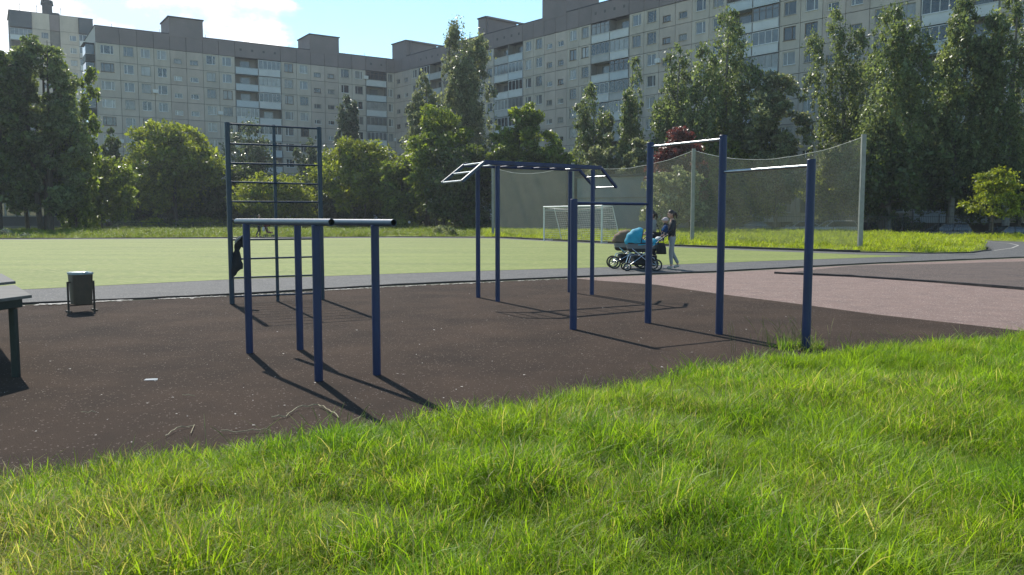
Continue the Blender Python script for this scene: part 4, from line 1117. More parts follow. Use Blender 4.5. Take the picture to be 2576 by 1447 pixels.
tree('linden_tree', 'shorter dark linden just behind the tall net post', 2110, 330, 150, 80, 'round', L_grey, .05, 9500, .28, trunk_r=.14, group=bgT)
tree('maple_tree', 'small bright yellow green maple at the right edge', 2498, 420, 165, 56, 'spray', L_lime, .34, 7000, .15, trunk_r=.06, group=bgT)
# behind the net
tree('broadleaf_tree', 'bare looking brownish tree seen through the net behind the mother', 1690, 405, 150, 66, 'round', L_grey, .03, 5000, .26, stems=3, trunk_r=.06, group='trees seen through the net')
tree('broadleaf_tree', 'bushy tree seen through the net left of the cars', 1890, 400, 190, 81, 'round', L_yel, .03, 8500, .27, group='trees seen through the net')
tree('broadleaf_tree', 'pale bushy tree seen through the net beside the tall post', 2085, 388, 150, 79.5, 'round', L_yel, .1, 7500, .26, group='trees seen through the net')
tree('broadleaf_tree', 'dark tree seen through the net between mother and cars', 1785, 440, 120, 80, 'round', L_dark, .03, 5500, .28, group='trees seen through the net')
# shrubs along the far verge
def shrub(lab, px, ytop, w, Y, m, n=900, leaf=.2):
    return tree('shrub', lab, px, ytop, w, Y, 'shrub', m, n=n, leaf=leaf, z0=0.0, cat='shrub', group='shrubs along the far verge')
shrub('pale shrub on the verge right of the round trunk', 500, 548, 120, 104, L_yel, 2200, .24)
shrub('yellowish shrub between thin young tree and round trunk', 385, 545, 70, 101, L_lime, 1300, .22)
shrub('grey shrub low behind the walker', 330, 553, 90, 104, L_grey, 1500, .24)
shrub('green shrub right of the white vehicle', 205, 520, 90, 94, L_mid, 1800, .24)
shrub('low shrub behind the far pram', 620, 556, 110, 100, L_mid, 1500, .24)
shrub('low shrub right of the far pram', 760, 556, 110, 101, L_yel, 1500, .24)
shrub('low shrub under the yellow topped tree', 880, 562, 90, 98, L_yel, 1300, .22)
shrub('shrub at the edge of the dark grove left of the overhead ladder', 1010, 552, 100, 94, L_mid, 1500, .22)
shrub('pale weed clump on the verge left of the ladder posts', 1113, 562, 52, 68, L_grey, 900, .13)
shrub('small weed clump right of the pale one', 1138, 567, 26, 66, L_grey, 350, .12)
shrub('white flowering weed at far left verge', 18, 570, 46, 62, mat('pale_flower_leaves', (.30,.32,.25), (.12,.16,.08), 3, .7, trans=.25, island=.3, gen=1), 700, .10)
shrub('small flowering weed right of the far left one', 60, 580, 30, 60, MATS['pale_flower_leaves'], 300, .09)
shrub('small dark weed in the verge near the round tree', 370, 572, 20, 72, L_mid, 200, .12)
shrub('dark bush filling behind the left fence', 560, 520, 140, 112, L_dark, 2600, .32)
shrub('dark bush filling under the centre trees', 1050, 505, 190, 108, L_dark, 3000, .32)
shrub('dark bush filling behind the left net post', 1215, 520, 120, 90, L_dark, 2200, .28)
shrub('dark bush below the dark linden', 2250, 535, 130, 80, L_dark, 2000, .25)
shrub('dark bush behind the dark parked car', 2480, 520, 200, 80, L_dark, 2600, .28)

# ================================================================== GOAL, NET, FENCES
ga, gc = G(1377*S2D, 609*S2D), G(1522.7*S2D, 615.5*S2D)
o = (ga+gc)/2; gu = (gc-ga).normalized(); gl = (gc-ga).length; gh = 2.12
goal = thing('football_goal', 'white football goal with net standing before the ball net', 'football goal', (o.x,o.y,0), atan2(gu.y,gu.x))
# local: x along the goal line, +y away from the pitch
hl = gl/2; t = .05; bk0, bk1 = .75, 1.35
for s in (-1,1):
    MB().tube([(s*hl,0,-.05),(s*hl,0,gh)], t, 10).build('goal_post', M_white, goal, True)
    MB().tube([(s*hl,0,gh),(s*hl,bk0,gh-.02),(s*hl,bk1,.02)], .028, 8).tube([(s*hl,0,.03),(s*hl,bk1,.03)], .022, 6).build('side_frame', M_white, goal, True)
MB().tube([(-hl-.05,0,gh),(hl+.05,0,gh)], t, 10).build('crossbar', M_white, goal, True)
MB().tube([(-hl,bk0,gh-.02),(hl,bk0,gh-.02)], .02, 6).build('rear_bar', M_white, goal, True)
b = MB(); rn = random.Random(2); r0 = .0065
for i in range(1, 17):
    f = i/17; z = gh-.02-(gh-.05)*f; y = bk0+(bk1-bk0)*f
    b.tube([(-hl+2*hl*k/8, y+.05*sin(k*1.9+i*.3), z-.06*sin(pi*k/8)-.03*abs(sin(k*2.1+i))) for k in range(9)], r0, 3, cap=False)
    for s in (-1,1): b.tube([(s*hl,.0+y*k/4,z-.03*sin(pi*k/4)) for k in range(5)], r0, 3, cap=False)
for k in range(1, 26):
    x = -hl+2*hl*k/26; b.tube([(x,0,gh-.12),(x,bk0*.5,gh-.16),(x,bk0,gh-.08),(x+.03,bk1*.8,gh*.5),(x,bk1,.02)], r0*.8, 3, cap=False)
for i in range(1,5): b.tube([(-hl+2*hl*k/8, bk0*i/5, gh-.05-.12*sin(pi*k/8)) for k in range(9)], r0, 3, cap=False)
for s in (-1,1):
    for k in range(1,9): y = bk1*k/9; zt = gh if y < bk0 else gh*(1-(y-bk0)/(bk1-bk0)); b.tube([(s*hl,y,.02),(s*hl,y,zt-.02)], r0*.8, 3, cap=False)
b.tube([(-hl,.02,gh-.2+0),(0,.05,gh-.30),(hl,.02,gh-.2)], .02, 5)
b.build('goal_net', M_string, goal)

N0, N2, N3 = G(1240,594.5), G(1741,612), G(2163,628)
nd = N2-N0
def onto(px, a, c):
    best = min((abs(((a.lerp(c,k/400)).x)/((a.lerp(c,k/400)).y*cos(TH)+CAMH*sin(TH))*FPX+1288-px), k) for k in range(401))[1]
    return a.lerp(c, best/400)
N1 = onto(1440, N0, N2)
NP = [N0,N1,N2,N3]; NH = [AT(1240,418,N0.y).z, AT(1440,410,N1.y).z, AT(1741,374,N2.y).z, AT(2163,338,N3.y).z]
o = N2; bnz = thing('ball_net', 'tall grey green ball net sagging between four concrete posts behind the goal', 'net fence', (o.x,o.y,0))
for p, h in zip(NP, NH):
    q = rel(p,o); MB().beam((q.x,q.y,-.1),(q.x,q.y,h), .20, .17, bev=.02, up=(0,1,0)).build('post', M_postc, bnz)
mnet = bpy.data.materials.new('fine_netting'); mnet.use_nodes = True; nt = mnet.node_tree; Nn = nt.nodes
dfn = Nn.new('ShaderNodeBsdfDiffuse'); dfn.inputs[0].default_value = (.38,.34,.27,1)
tln = Nn.new('ShaderNodeBsdfTranslucent'); tln.inputs[0].default_value = (.44,.39,.31,1)
tpn = Nn.new('ShaderNodeBsdfTransparent'); m1 = Nn.new('ShaderNodeMixShader'); m2 = Nn.new('ShaderNodeMixShader')
m1.inputs[0].default_value = .55; nt.links.new(dfn.outputs[0], m1.inputs[1]); nt.links.new(tln.outputs[0], m1.inputs[2])
tcn = Nn.new('ShaderNodeTexCoord'); nzn = Nn.new('ShaderNodeTexNoise'); nzn.inputs['Scale'].default_value = .7; nzn.inputs['Detail'].default_value = 4
nt.links.new(tcn.outputs['Object'], nzn.inputs[0])
mrn = Nn.new('ShaderNodeMapRange'); mrn.inputs[1].default_value = .3; mrn.inputs[2].default_value = .7; mrn.inputs[3].default_value = .23; mrn.inputs[4].default_value = .38
nt.links.new(nzn.outputs[0], mrn.inputs[0]); nt.links.new(mrn.outputs[0], m2.inputs[0])
nt.links.new(tpn.outputs[0], m2.inputs[1]); nt.links.new(m1.outputs[0], m2.inputs[2]); nt.links.new(m2.outputs[0], Nn['Material Output'].inputs[0])
SAG = [.55,.62,.75]
for i in range(3):
    a, c = rel(NP[i],o), rel(NP[i+1],o); d = (c-a); dn = d.normalized(); nv = Vector((-dn.y,dn.x,0)); rows = []; n = 40
    top = []
    for j in range(13):
        row = []
        for k in range(n+1):
            tt_ = k/n; p = a.lerp(c,tt_); zt = (NH[i]*(1-tt_)+NH[i+1]*tt_)-.1-SAG[i]*4*tt_*(1-tt_)*(1 if i else 1); zb = .05
            z = zb+(zt-zb)*j/12; w = (.10*sin(tt_*17+j*.5)+.06*sin(tt_*41+j))*sin(pi*tt_)
            row.append((p.x+nv.x*w, p.y+nv.y*w, z)); 
        rows.append(row); top = row
    b = MB(); b.loft(rows, cap=False, closed=False); b.build('netting', mnet, bnz, True)
    MB().tube(top, .012, 4).build('top_rope', M_string, bnz)
# dark picket fence along the parking lane
fa, fc = AT(1770,560,71), AT(2440,560,65); fa.z = fc.z = 0
L = (fc-fa).length; pf = thing('picket_fence', 'dark metal picket fence in front of the parked cars', 'fence', fa, atan2((fc-fa).y,(fc-fa).x))
b = MB(); n = int(L/.13)
for i in range(n): x = L*(i+.5)/n; b.box((x-.011,-.011,-.2),(x+.011,.011,1.62))
tag(b.build('pickets', M_fence, pf), kind='stuff')
for z in (.35,1.5): MB().box((0,.013,z),(L,.045,z+.04)).build('rail', M_fence, pf)
for i in range(int(L/2.6)+1): MB().box((2.6*i-.03,.047,-.5),(2.6*i+.03,.107,1.75)).build('post', M_fence, pf)
# low braced fence beyond the left verge
la, lc = AT(185,575,97), AT(905,573,97); la.z = lc.z = 0
lf = thing('low_fence', 'low dark fence with crossed braces along the far left verge', 'fence', la, atan2((lc-la).y,(lc-la).x)); L = (lc-la).length
M_lowf = mat('weathered_fence_wood', (.10,.095,.07), (.06,.06,.045), 3, .9)
n = int(L/2.0)
for i in range(n+1): MB().box((2*i-.06,-.06,-.2),(2*i+.06,.06,.95)).build('post', M_lowf, lf)
for i in range(n):
    MB().beam((2*i+.06,0,.86),(2*i+1.94,0,.86),.05,.07).build('rail', M_lowf, lf)
    MB().beam((2*i+.06,-.02,.15),(2*i+1.94,-.02,.78),.035,.05).beam((2*i+.06,.02,.78),(2*i+1.94,.02,.15),.03,.05).build('brace', M_lowf, lf)
# small white globe on a post
g = AT(1029.5,559,98); gl_ = thing('globe_post', 'small white globe on a short thin post before the dark grove', 'garden lamp', (g.x,98,0))
MB().tube([(0,0,-.1),(0,0,g.z-.1)], .03, 6).build('post', M_fence, gl_); MB().ell((0,0,g.z),(.16,.16,.16)).build('globe', mat('white_globe', (.8,.8,.8), None, 3, .4), gl_, True)

# ================================================================== CARS
def car(label, px, Y, z, rz, paint, L=4.4, W=1.74, H=1.43, estate=False):
    p = AT(px, 560, Y); r = thing('parked_car', label, 'car', (p.x, Y, z), rz, 'cars parked by the blocks')
    hL = L/2; hw = W/2
    st = [(-hL,.55,.80,.86),(-hL+.08,.42,.92,.93),(-hL+.5,.30,.96,1.0),(-.9,.20,.97,1.0),(0,.20,.95,1.0),(.85,.20,.93,1.0),(1.4,.25,.86,.98),(hL-.35,.30,.76,.95),(hL-.06,.36,.66,.86),(hL,.45,.58,.78)]
    rings = []
    for x, zb, zt, k in st:
        w = hw*k; zm = (zb+zt)/2
        rings.append([(x,-w*.86,zb),(x,-w*.98,zb+.08),(x,-w,zm),(x,-w*.96,zt-.05),(x,-w*.86,zt),(x,0,zt+.03),(x,w*.86,zt),(x,w*.96,zt-.05),(x,w,zm),(x,w*.98,zb+.08),(x,w*.86,zb)])
    MB().loft(rings).build('body', paint, r, True)
    rb, rf = (-hL+.15, .95) if estate else (-1.75, .95); tb_x, tf_x = (-hL+.45, .15) if estate else (-.95, .15)
    def rg(x0, x1, w, z): return [(x0,-w,z),(x1,-w*.97,z),(x1,w*.97,z),(x0,w,z)]
    MB().loft([rg(rb,rf,hw*.88,.93), rg((rb+tb_x)/2,(rf+tf_x)/2,hw*.82,1.19), rg(tb_x,tf_x,hw*.70,H-.03)]).build('windows', M_g[0], r)
    rt = [rg(tb_x-.06,tf_x+.06,hw*.735,H-.05), rg(tb_x-.02,tf_x+.02,hw*.69,H-.01), rg(tb_x+.2,tf_x-.2,hw*.5,H+.02)]
    MB().loft(rt).build('roof', paint, r, True)
    for s in (-1,1):
        b = MB(); b.beam((rf,s*hw*.865,.93),(tf_x,s*hw*.71,H-.04),.06,.05); b.build('pillar', paint, r)
        b = MB(); b.beam((rb,s*hw*.885,.93),(tb_x,s*hw*.71,H-.04),.12 if not estate else .07,.05); b.build('pillar', paint, r)
        xm = (rb+rf)/2+.1; b = MB(); b.beam((xm,s*hw*.89,.93),((tb_x+tf_x)/2+.05,s*hw*.715,H-.04),.06,.05); b.build('pillar', M_blackp, r)
        MB().ell((.78,s*(hw+.08),1.0),(.10,.09,.07),8,6).build('mirror', paint, r, True)
        MB().ell((hL-.13,s*hw*.62,.66),(.10,.17,.08),10,6).build('headlight', M_chrome, r, True)
        MB().ell((-hL+.06,s*hw*.70,.82),(.05,.13,.09),10,6).build('tail_light', mat('tail_lens', (.35,.02,.02), None, 3, .3), r, True)
        for x in (-hL+.82, hL-.86):
            w_ = MB().tube([(x,s*(hw-.16),.31),(x,s*(hw+.012),.31)], .315, 18).build('wheel', M_tyre, r, True)
            MB().tube([(x,s*(hw-.05),.31),(x,s*(hw+.02),.31)], .19, 12).build('rim', M_chrome, w_, True)
    MB().box((hL-.03,-hw*.75,.36),(hL+.03,hw*.75,.50)).build('bumper', M_blackp, r)
    MB().box((hL+.031,-.26,.42),(hL+.04,.26,.53)).build('number_plate', M_paper, r)
    return r
def paint(n, c): return mat(n, c, c, 2, .25, metal=.0, spec=.7)
pS = paint('silver_paint', (.35,.36,.37)); pD = paint('dark_grey_paint', (.05,.055,.06)); pW = paint('pale_paint', (.55,.56,.57)); pK = paint('black_car_paint', (.018,.02,.022))
pi_ = pi
car('dark grey saloon behind the fence, its pale bonnet left of the lower bar post', 1885, 76, -.30, pi_+.05, pD)
car('silver saloon with bonnet and windscreen left of the right hand pull-up post', 2010, 75.5, -.30, pi_+.03, pS)
car('pale estate car parked nearest to the tall net post', 2092, 74, -.30, pi_+.06, pW, 4.5, 1.76, 1.48, True)
car('black saloon parked at the right edge below the yellow maple', 2528, 61.5, -.60, pi_+.1, pK)
car('dark estate car in deep shade left of the black saloon', 2370, 68, -.55, pi_+.02, pD, 4.5, 1.76, 1.5, True)
car('pale vehicle seen head-on between poplar and fence at left', 154, 100, 0, -pi/2, pW, 4.2, 1.7, 1.5, True)

# ================================================================== PEOPLE
class Graph:
    def __init__(s): s.v = []; s.r = []; s.e = []; s.roots = []
    def chain(s, pts, rad, start=None):
        ids = []
        for p, r in zip(pts, rad):
            s.v.append(tuple(p)); s.r.append(r if isinstance(r, tuple) else (r,r)); ids.append(len(s.v)-1)
        if start is not None: s.e.append((start, ids[0]))
        else: s.roots.append(ids[0])
        s.e += list(zip(ids[:-1], ids[1:])); return ids
def skin_into(mb, g, mi=0, sub=2):
    me = bpy.data.meshes.new('skin_tmp'); me.from_pydata(g.v, g.e, [])
    ob = bpy.data.objects.new('skin_tmp', me); COL.objects.link(ob)
    sm = ob.modifiers.new('s', 'SKIN'); sm.use_smooth_shade = True
    sl = me.skin_vertices[0].data if me.skin_vertices else None
    if sl is None:
        bpy.context.view_layer.objects.active = ob; bpy.ops.mesh.customdata_skin_add(); sl = me.skin_vertices[0].data
    for i, q in enumerate(g.r): sl[i].radius = q; sl[i].use_root = (i in g.roots)
    ss = ob.modifiers.new('ss', 'SUBSURF'); ss.levels = ss.render_levels = sub
    dg = bpy.context.evaluated_depsgraph_get(); ev = ob.evaluated_get(dg); m2 = ev.to_mesh()
    n = len(mb.v); mb.v += [tuple(v.co) for v in m2.vertices]
    for p in m2.polygons: mb.f.append(tuple(n+i for i in p.vertices)); mb.mi.append(mi)
    ev.to_mesh_clear(); bpy.data.objects.remove(ob); bpy.data.meshes.remove(me)
V3 = Vector
def hand(g, wrist, d, n, curl=.5, thumb=1):
    d = d.normalized(); n = (n-d*n.dot(d)).normalized(); s = d.cross(n)*thumb
    g.chain([wrist-d*.02, wrist+d*.035, wrist+d*.08], [(.020,.026),(.017,.034),(.014,.036)])
    for i, L in enumerate((.070,.078,.072,.056)):
        p = wrist+d*.072+s*(.027-.018*i); pts = [p]; dr = d.copy()
        for k, f in enumerate((.45,.32,.23)):
            a = curl*(.7+.35*k); dr = (dr*cos(a)+n*sin(a)).normalized(); p = p+dr*L*f; pts.append(p)
        g.chain(pts, [.0095,.009,.008,.0065])
    p = wrist+d*.022+s*.022; g.chain([p, p+(d*.55+s*.75).normalized()*.035, p+(d*.55+s*.75).normalized()*.035+(d*.85+s*.2+n*.45).normalized()*.03], [.012,.0105,.008])
def person(label, loc, rz, J, hair='pony', mats=(M_jacket,M_jean,M_shoe), sleeve=1.0, group=None, curl=(.6,.6), tilt=0.0):
    """local frame: +x is where the person faces, +y is the person's left"""
    r = thing('person', label, 'person', loc, rz, group); top, leg, shoe = mats
    v = {k: V3(p) for k, p in J.items()}
    g = Graph()
    tor = g.chain([v['pelvis'], v['waist'], v['chest'], v['neck0'], v['neck1']], [(.125,.10),(.105,.085),(.125,.10),(.055,.055),(.047,.047)])
    for s in 'LR':
        g.chain([v['hip'+s], v['knee'+s], v['ankle'+s], v['toe'+s]], [.072,.05,.034,.03], tor[0])
        a = g.chain([v['sho'+s], v['elb'+s], v['wri'+s]], [.045,.034,.024], tor[2])
    mb = MB(); skin_into(mb, g, 0)
    hg = Graph()
    for s, c in zip('LR', curl):
        d = (v['han'+s]-v['wri'+s]); hand(hg, v['wri'+s], d, V3((0,0,-1)) if abs(d.normalized().z) < .8 else V3((1,0,0)), c, 1 if s == 'R' else -1)
    skin_into(mb, hg, 0, 1)
    hc = v['head']; R = Matrix.Rotation(tilt, 3, 'Y')
    def hf(p):
        q = p.copy()
        if q.z < 0: k = 1-.32*(-q.z/.115)**1.4; q.y *= k; q.x = q.x*k+(.012*(-q.z/.115) if q.x > 0 else .02*(-q.z/.115))
        return R @ q
    mb.ell(hc, (.094,.075,.118), 20, 14, 0, None, hf)
    mb.loft([[hc+R@V3(p) for p in ((.082,-.016,-.022),(.082,.016,-.022),(.086,.0,.03))], [hc+R@V3(p) for p in ((.108,-.010,-.022),(.108,.010,-.022),(.092,0,.022))]])
    for s in (-1,1):
        mb.ell(hc+R@V3((.083,s*.031,.012)), (.010,.014,.009), 8, 6, 1); mb.ell(hc+R@V3((-.005,s*.076,-.005)), (.022,.010,.032), 8, 6, 0)
    mb.ell(hc+R@V3((.083,0,-.055)), (.010,.022,.007), 8, 5, 2)
    mb.build('body', [M_skin, M_eye, M_lip], r, True)
    hb = MB()
    def hh(p):
        q = p.copy()
        if q.x > .03 and q.z < .055: q.x = .03
        if q.z < -.05: q.x = min(q.x, -.02)
        return R @ q
    hb.ell(hc+R@V3((-.008,0,.012)), (.100,.083,.120), 18, 12, 0, None, hh)
    if hair == 'pony': hb.tube([hc+R@V3((-.09,0,.03)), hc+R@V3((-.135,0,-.0)), hc+R@V3((-.14,0,-.07)), hc+R@V3((-.12,0,-.15))], [.03,.036,.03,.01], 8)
    if hair == 'long': hb.tube([hc+R@V3((-.06,0,.02)), hc+R@V3((-.10,0,-.10)), hc+R@V3((-.11,0,-.27)), hc+R@V3((-.10,0,-.36))], [.07,.075,.055,.02], 10)
    hb.build('hair', M_hair, r, True)
    g = Graph(); t = g.chain([v['pelvis']-V3((0,0,.13)), v['waist'], v['chest'], v['neck0']-V3((0,0,.015))], [(.165,.135),(.128,.105),(.148,.122),(.068,.068)])
    for s in 'LR':
        e = v['elb'+s]; w = v['wri'+s]; w2 = e.lerp(w, .93*sleeve)
        g.chain([v['sho'+s], e, w2], [.066,.052,.042], t[2])
    mb = MB(); skin_into(mb, g, 0); mb.build('jacket' if top is M_jacket else 'top', top, r, True)
    g = Graph(); t = g.chain([v['pelvis']+V3((0,0,.07)), v['pelvis']-V3((0,0,.03))], [(.135,.11),(.142,.115)])
    for s in 'LR': g.chain([v['hip'+s], v['knee'+s], v['ankle'+s]+V3((0,0,.03))], [.092,.064,.047], t[1])
    mb = MB(); skin_into(mb, g, 0); mb.build('trousers', leg, r, True)
    for s in 'LR':
        a = v['ankle'+s]; q = v['toe'+s]; g = Graph(); d = (q-a); d.z = 0; d.normalize()
        g.chain([a-d*.045+V3((0,0,-.04)), a+d*.03+V3((0,0,-.03)), q-V3((0,0,.0)), q+d*.035], [(.040,.038),(.045,.046),(.035,.042),(.022,.03)])
        mb = MB(); skin_into(mb, g, 0); mb.build('shoe', shoe, r, True)
    return r, v
base = dict(pelvis=(0,0,.90), waist=(.01,0,1.05), chest=(.0,0,1.24), neck0=(-.01,0,1.385), neck1=(.015,0,1.45), head=(.035,0,1.54),
  hipL=(0,.085,.83), hipR=(0,-.085,.83), kneeL=(.05,.085,.47), ankleL=(.02,.085,.09), toeL=(.13,.09,.04), kneeR=(-.02,-.08,.47), ankleR=(-.20,-.08,.12), toeR=(-.10,-.085,.05),
  shoL=(-.01,.165,1.335), shoR=(-.01,-.165,1.335), elbL=(.05,.21,1.08), wriL=(.28,.19,.98), hanL=(.36,.185,.97), elbR=(.06,-.21,1.08), wriR=(.28,-.19,.98), hanR=(.36,-.185,.97))
# mother with the turquoise pram (facing left; her left arm is nearest)
J = dict(base); J.update(elbL=(.06,.22,1.09), wriL=(.27,.20,.955), hanL=(.34,.19,.94), elbR=(.08,-.22,1.10), wriR=(.23,-.04,1.08), hanR=(.24,.04,1.07))
mp_ = G(1699*S2D, 681*S2D)
mother, mv = person('woman in black jacket and pale jeans pushing turquoise pram with a baby on her chest', (mp_.x, mp_.y-.05, .0), pi, J, 'pony', (M_jacket,M_jean,M_shoe), tilt=.25, curl=(.8,.5))
# baby held on her chest
bx, by, bz = mp_.x-.20, mp_.y-.09, 1.02
baby = thing('person', 'baby in blue coat and pale cap held on the chest of the woman in black', 'baby', (bx,by,bz), pi*.93)
mb = MB(); g = Graph(); t = g.chain([(0,0,-.02),(0,0,.10),(0,0,.2),(.005,0,.265)], [(.072,.07),(.08,.075),(.072,.07),(.034,.034)])
for s in (-1,1):
    g.chain([(0,s*.09,.20),(.05,s*.135,.11),(.09,s*.12,.03)], [.034,.030,.022], t[2]); g.chain([(.01,s*.07,-.04),(.08,s*.11,-.10),(.06,s*.11,-.23)], [.045,.04,.028], t[0])
skin_into(mb, g, 0); mb.ell((.01,0,.345), (.078,.07,.082), 16, 10, 0)
mb.ell((.088,0,.335), (.012,.011,.010), 8, 5, 0)
for s in (-1,1): mb.ell((.078,s*.027,.352), (.008,.010,.007), 8, 5, 1)
hgB = Graph()
for s in (-1,1):
    w = V3((.09,s*.12,.03)); g2 = Graph(); d = V3((.4,0,-1)).normalized()
    for k in range(4): p = w+d*.012+V3((0,(.012-.008*k),0)); g2.chain([p, p+d*.016, p+d*.016+V3((-.006,0,-.012))], [.006,.0055,.004])
    p = w+V3((.01,-s*.012,-.01)); g2.chain([p, p+V3((.014,-s*.008,-.012))], [.006,.0045]); skin_into(mb, g2, 0, 1)
mb.build('body', [M_skin, M_eye], baby, True)
mb = MB(); g = Graph(); t = g.chain([(0,0,-.03),(0,0,.10),(0,0,.2),(.0,0,.255)], [(.095,.09),(.10,.095),(.09,.088),(.05,.05)])
for s in (-1,1): g.chain([(0,s*.095,.20),(.05,s*.14,.11),(.082,s*.125,.045)], [.048,.044,.036], t[2]); g.chain([(.01,s*.07,-.04),(.08,s*.11,-.10),(.062,s*.11,-.21)], [.06,.054,.042], t[0])
skin_into(mb, g, 0); mb.build('coat', M_bluecoat, baby, True)
MB().ell((.0,0,.375), (.088,.08,.07), 16, 9).tube([(.06,-.05,.375),(.10,0,.37),(.06,.05,.375)], [.012,.014,.012], 8).build('cap', M_cap, baby, True)
MB().tube([(-.11,-.06,.22),(.02,-.085,.27),(.085,-.06,.12),(.10,0,.05),(.085,.06,.12),(.02,.085,.27),(-.11,.06,.22)], .018, 8).tube([(.10,-.02,.0),(.11,.0,.06),(.10,.02,.0)], .03, 6).build('carrier', M_darkpant, baby, True)
# second woman, mostly behind the tall post
J = dict(base); J.update(kneeL=(.08,.085,.48), ankleL=(.14,.085,.09), toeL=(.25,.09,.04), kneeR=(-.03,-.08,.47), ankleR=(-.12,-.08,.10), toeR=(-.02,-.085,.045),
  elbL=(.03,.23,1.08), wriL=(.25,.17,.97), hanL=(.33,.16,.96), elbR=(.03,-.23,1.08), wriR=(.25,-.17,.97), hanR=(.33,-.16,.96))
w2x = (1652-1296)/2093*24.35
wom2, _ = person('woman in grey top and dark trousers half hidden behind the tall post', (w2x, 24.3, 0), pi, J, 'pony', (M_greytop,M_darkpant,M_bshoe), curl=(.8,.8))
# far walkers
J = dict(base); J.update(elbL=(.0,.22,1.08), wriL=(.04,.23,.85), hanL=(.06,.23,.76), elbR=(-.02,-.22,1.08), wriR=(.0,-.23,.85), hanR=(.02,-.23,.76))
fp = AT(270,560,101)
person('far walker in white top with dark hair seen from behind, beyond left verge', (fp.x,101,.02), pi/2, J, 'long', (M_whitetop,M_darkpant,M_bshoe), .9)
J = dict(base); J.update(elbL=(.10,.21,1.09), wriL=(.33,.19,1.0), hanL=(.41,.185,.99), elbR=(.10,-.21,1.09), wriR=(.33,-.19,1.0), hanR=(.41,-.185,.99))
fq = G(656*S2D, 601*S2D)
person('far person in dark clothes pushing a small stroller behind the parallel bars', (fq.x,fq.y,0), 0.0, J, 'pony', (M_jacket,M_darkpant,M_bshoe))

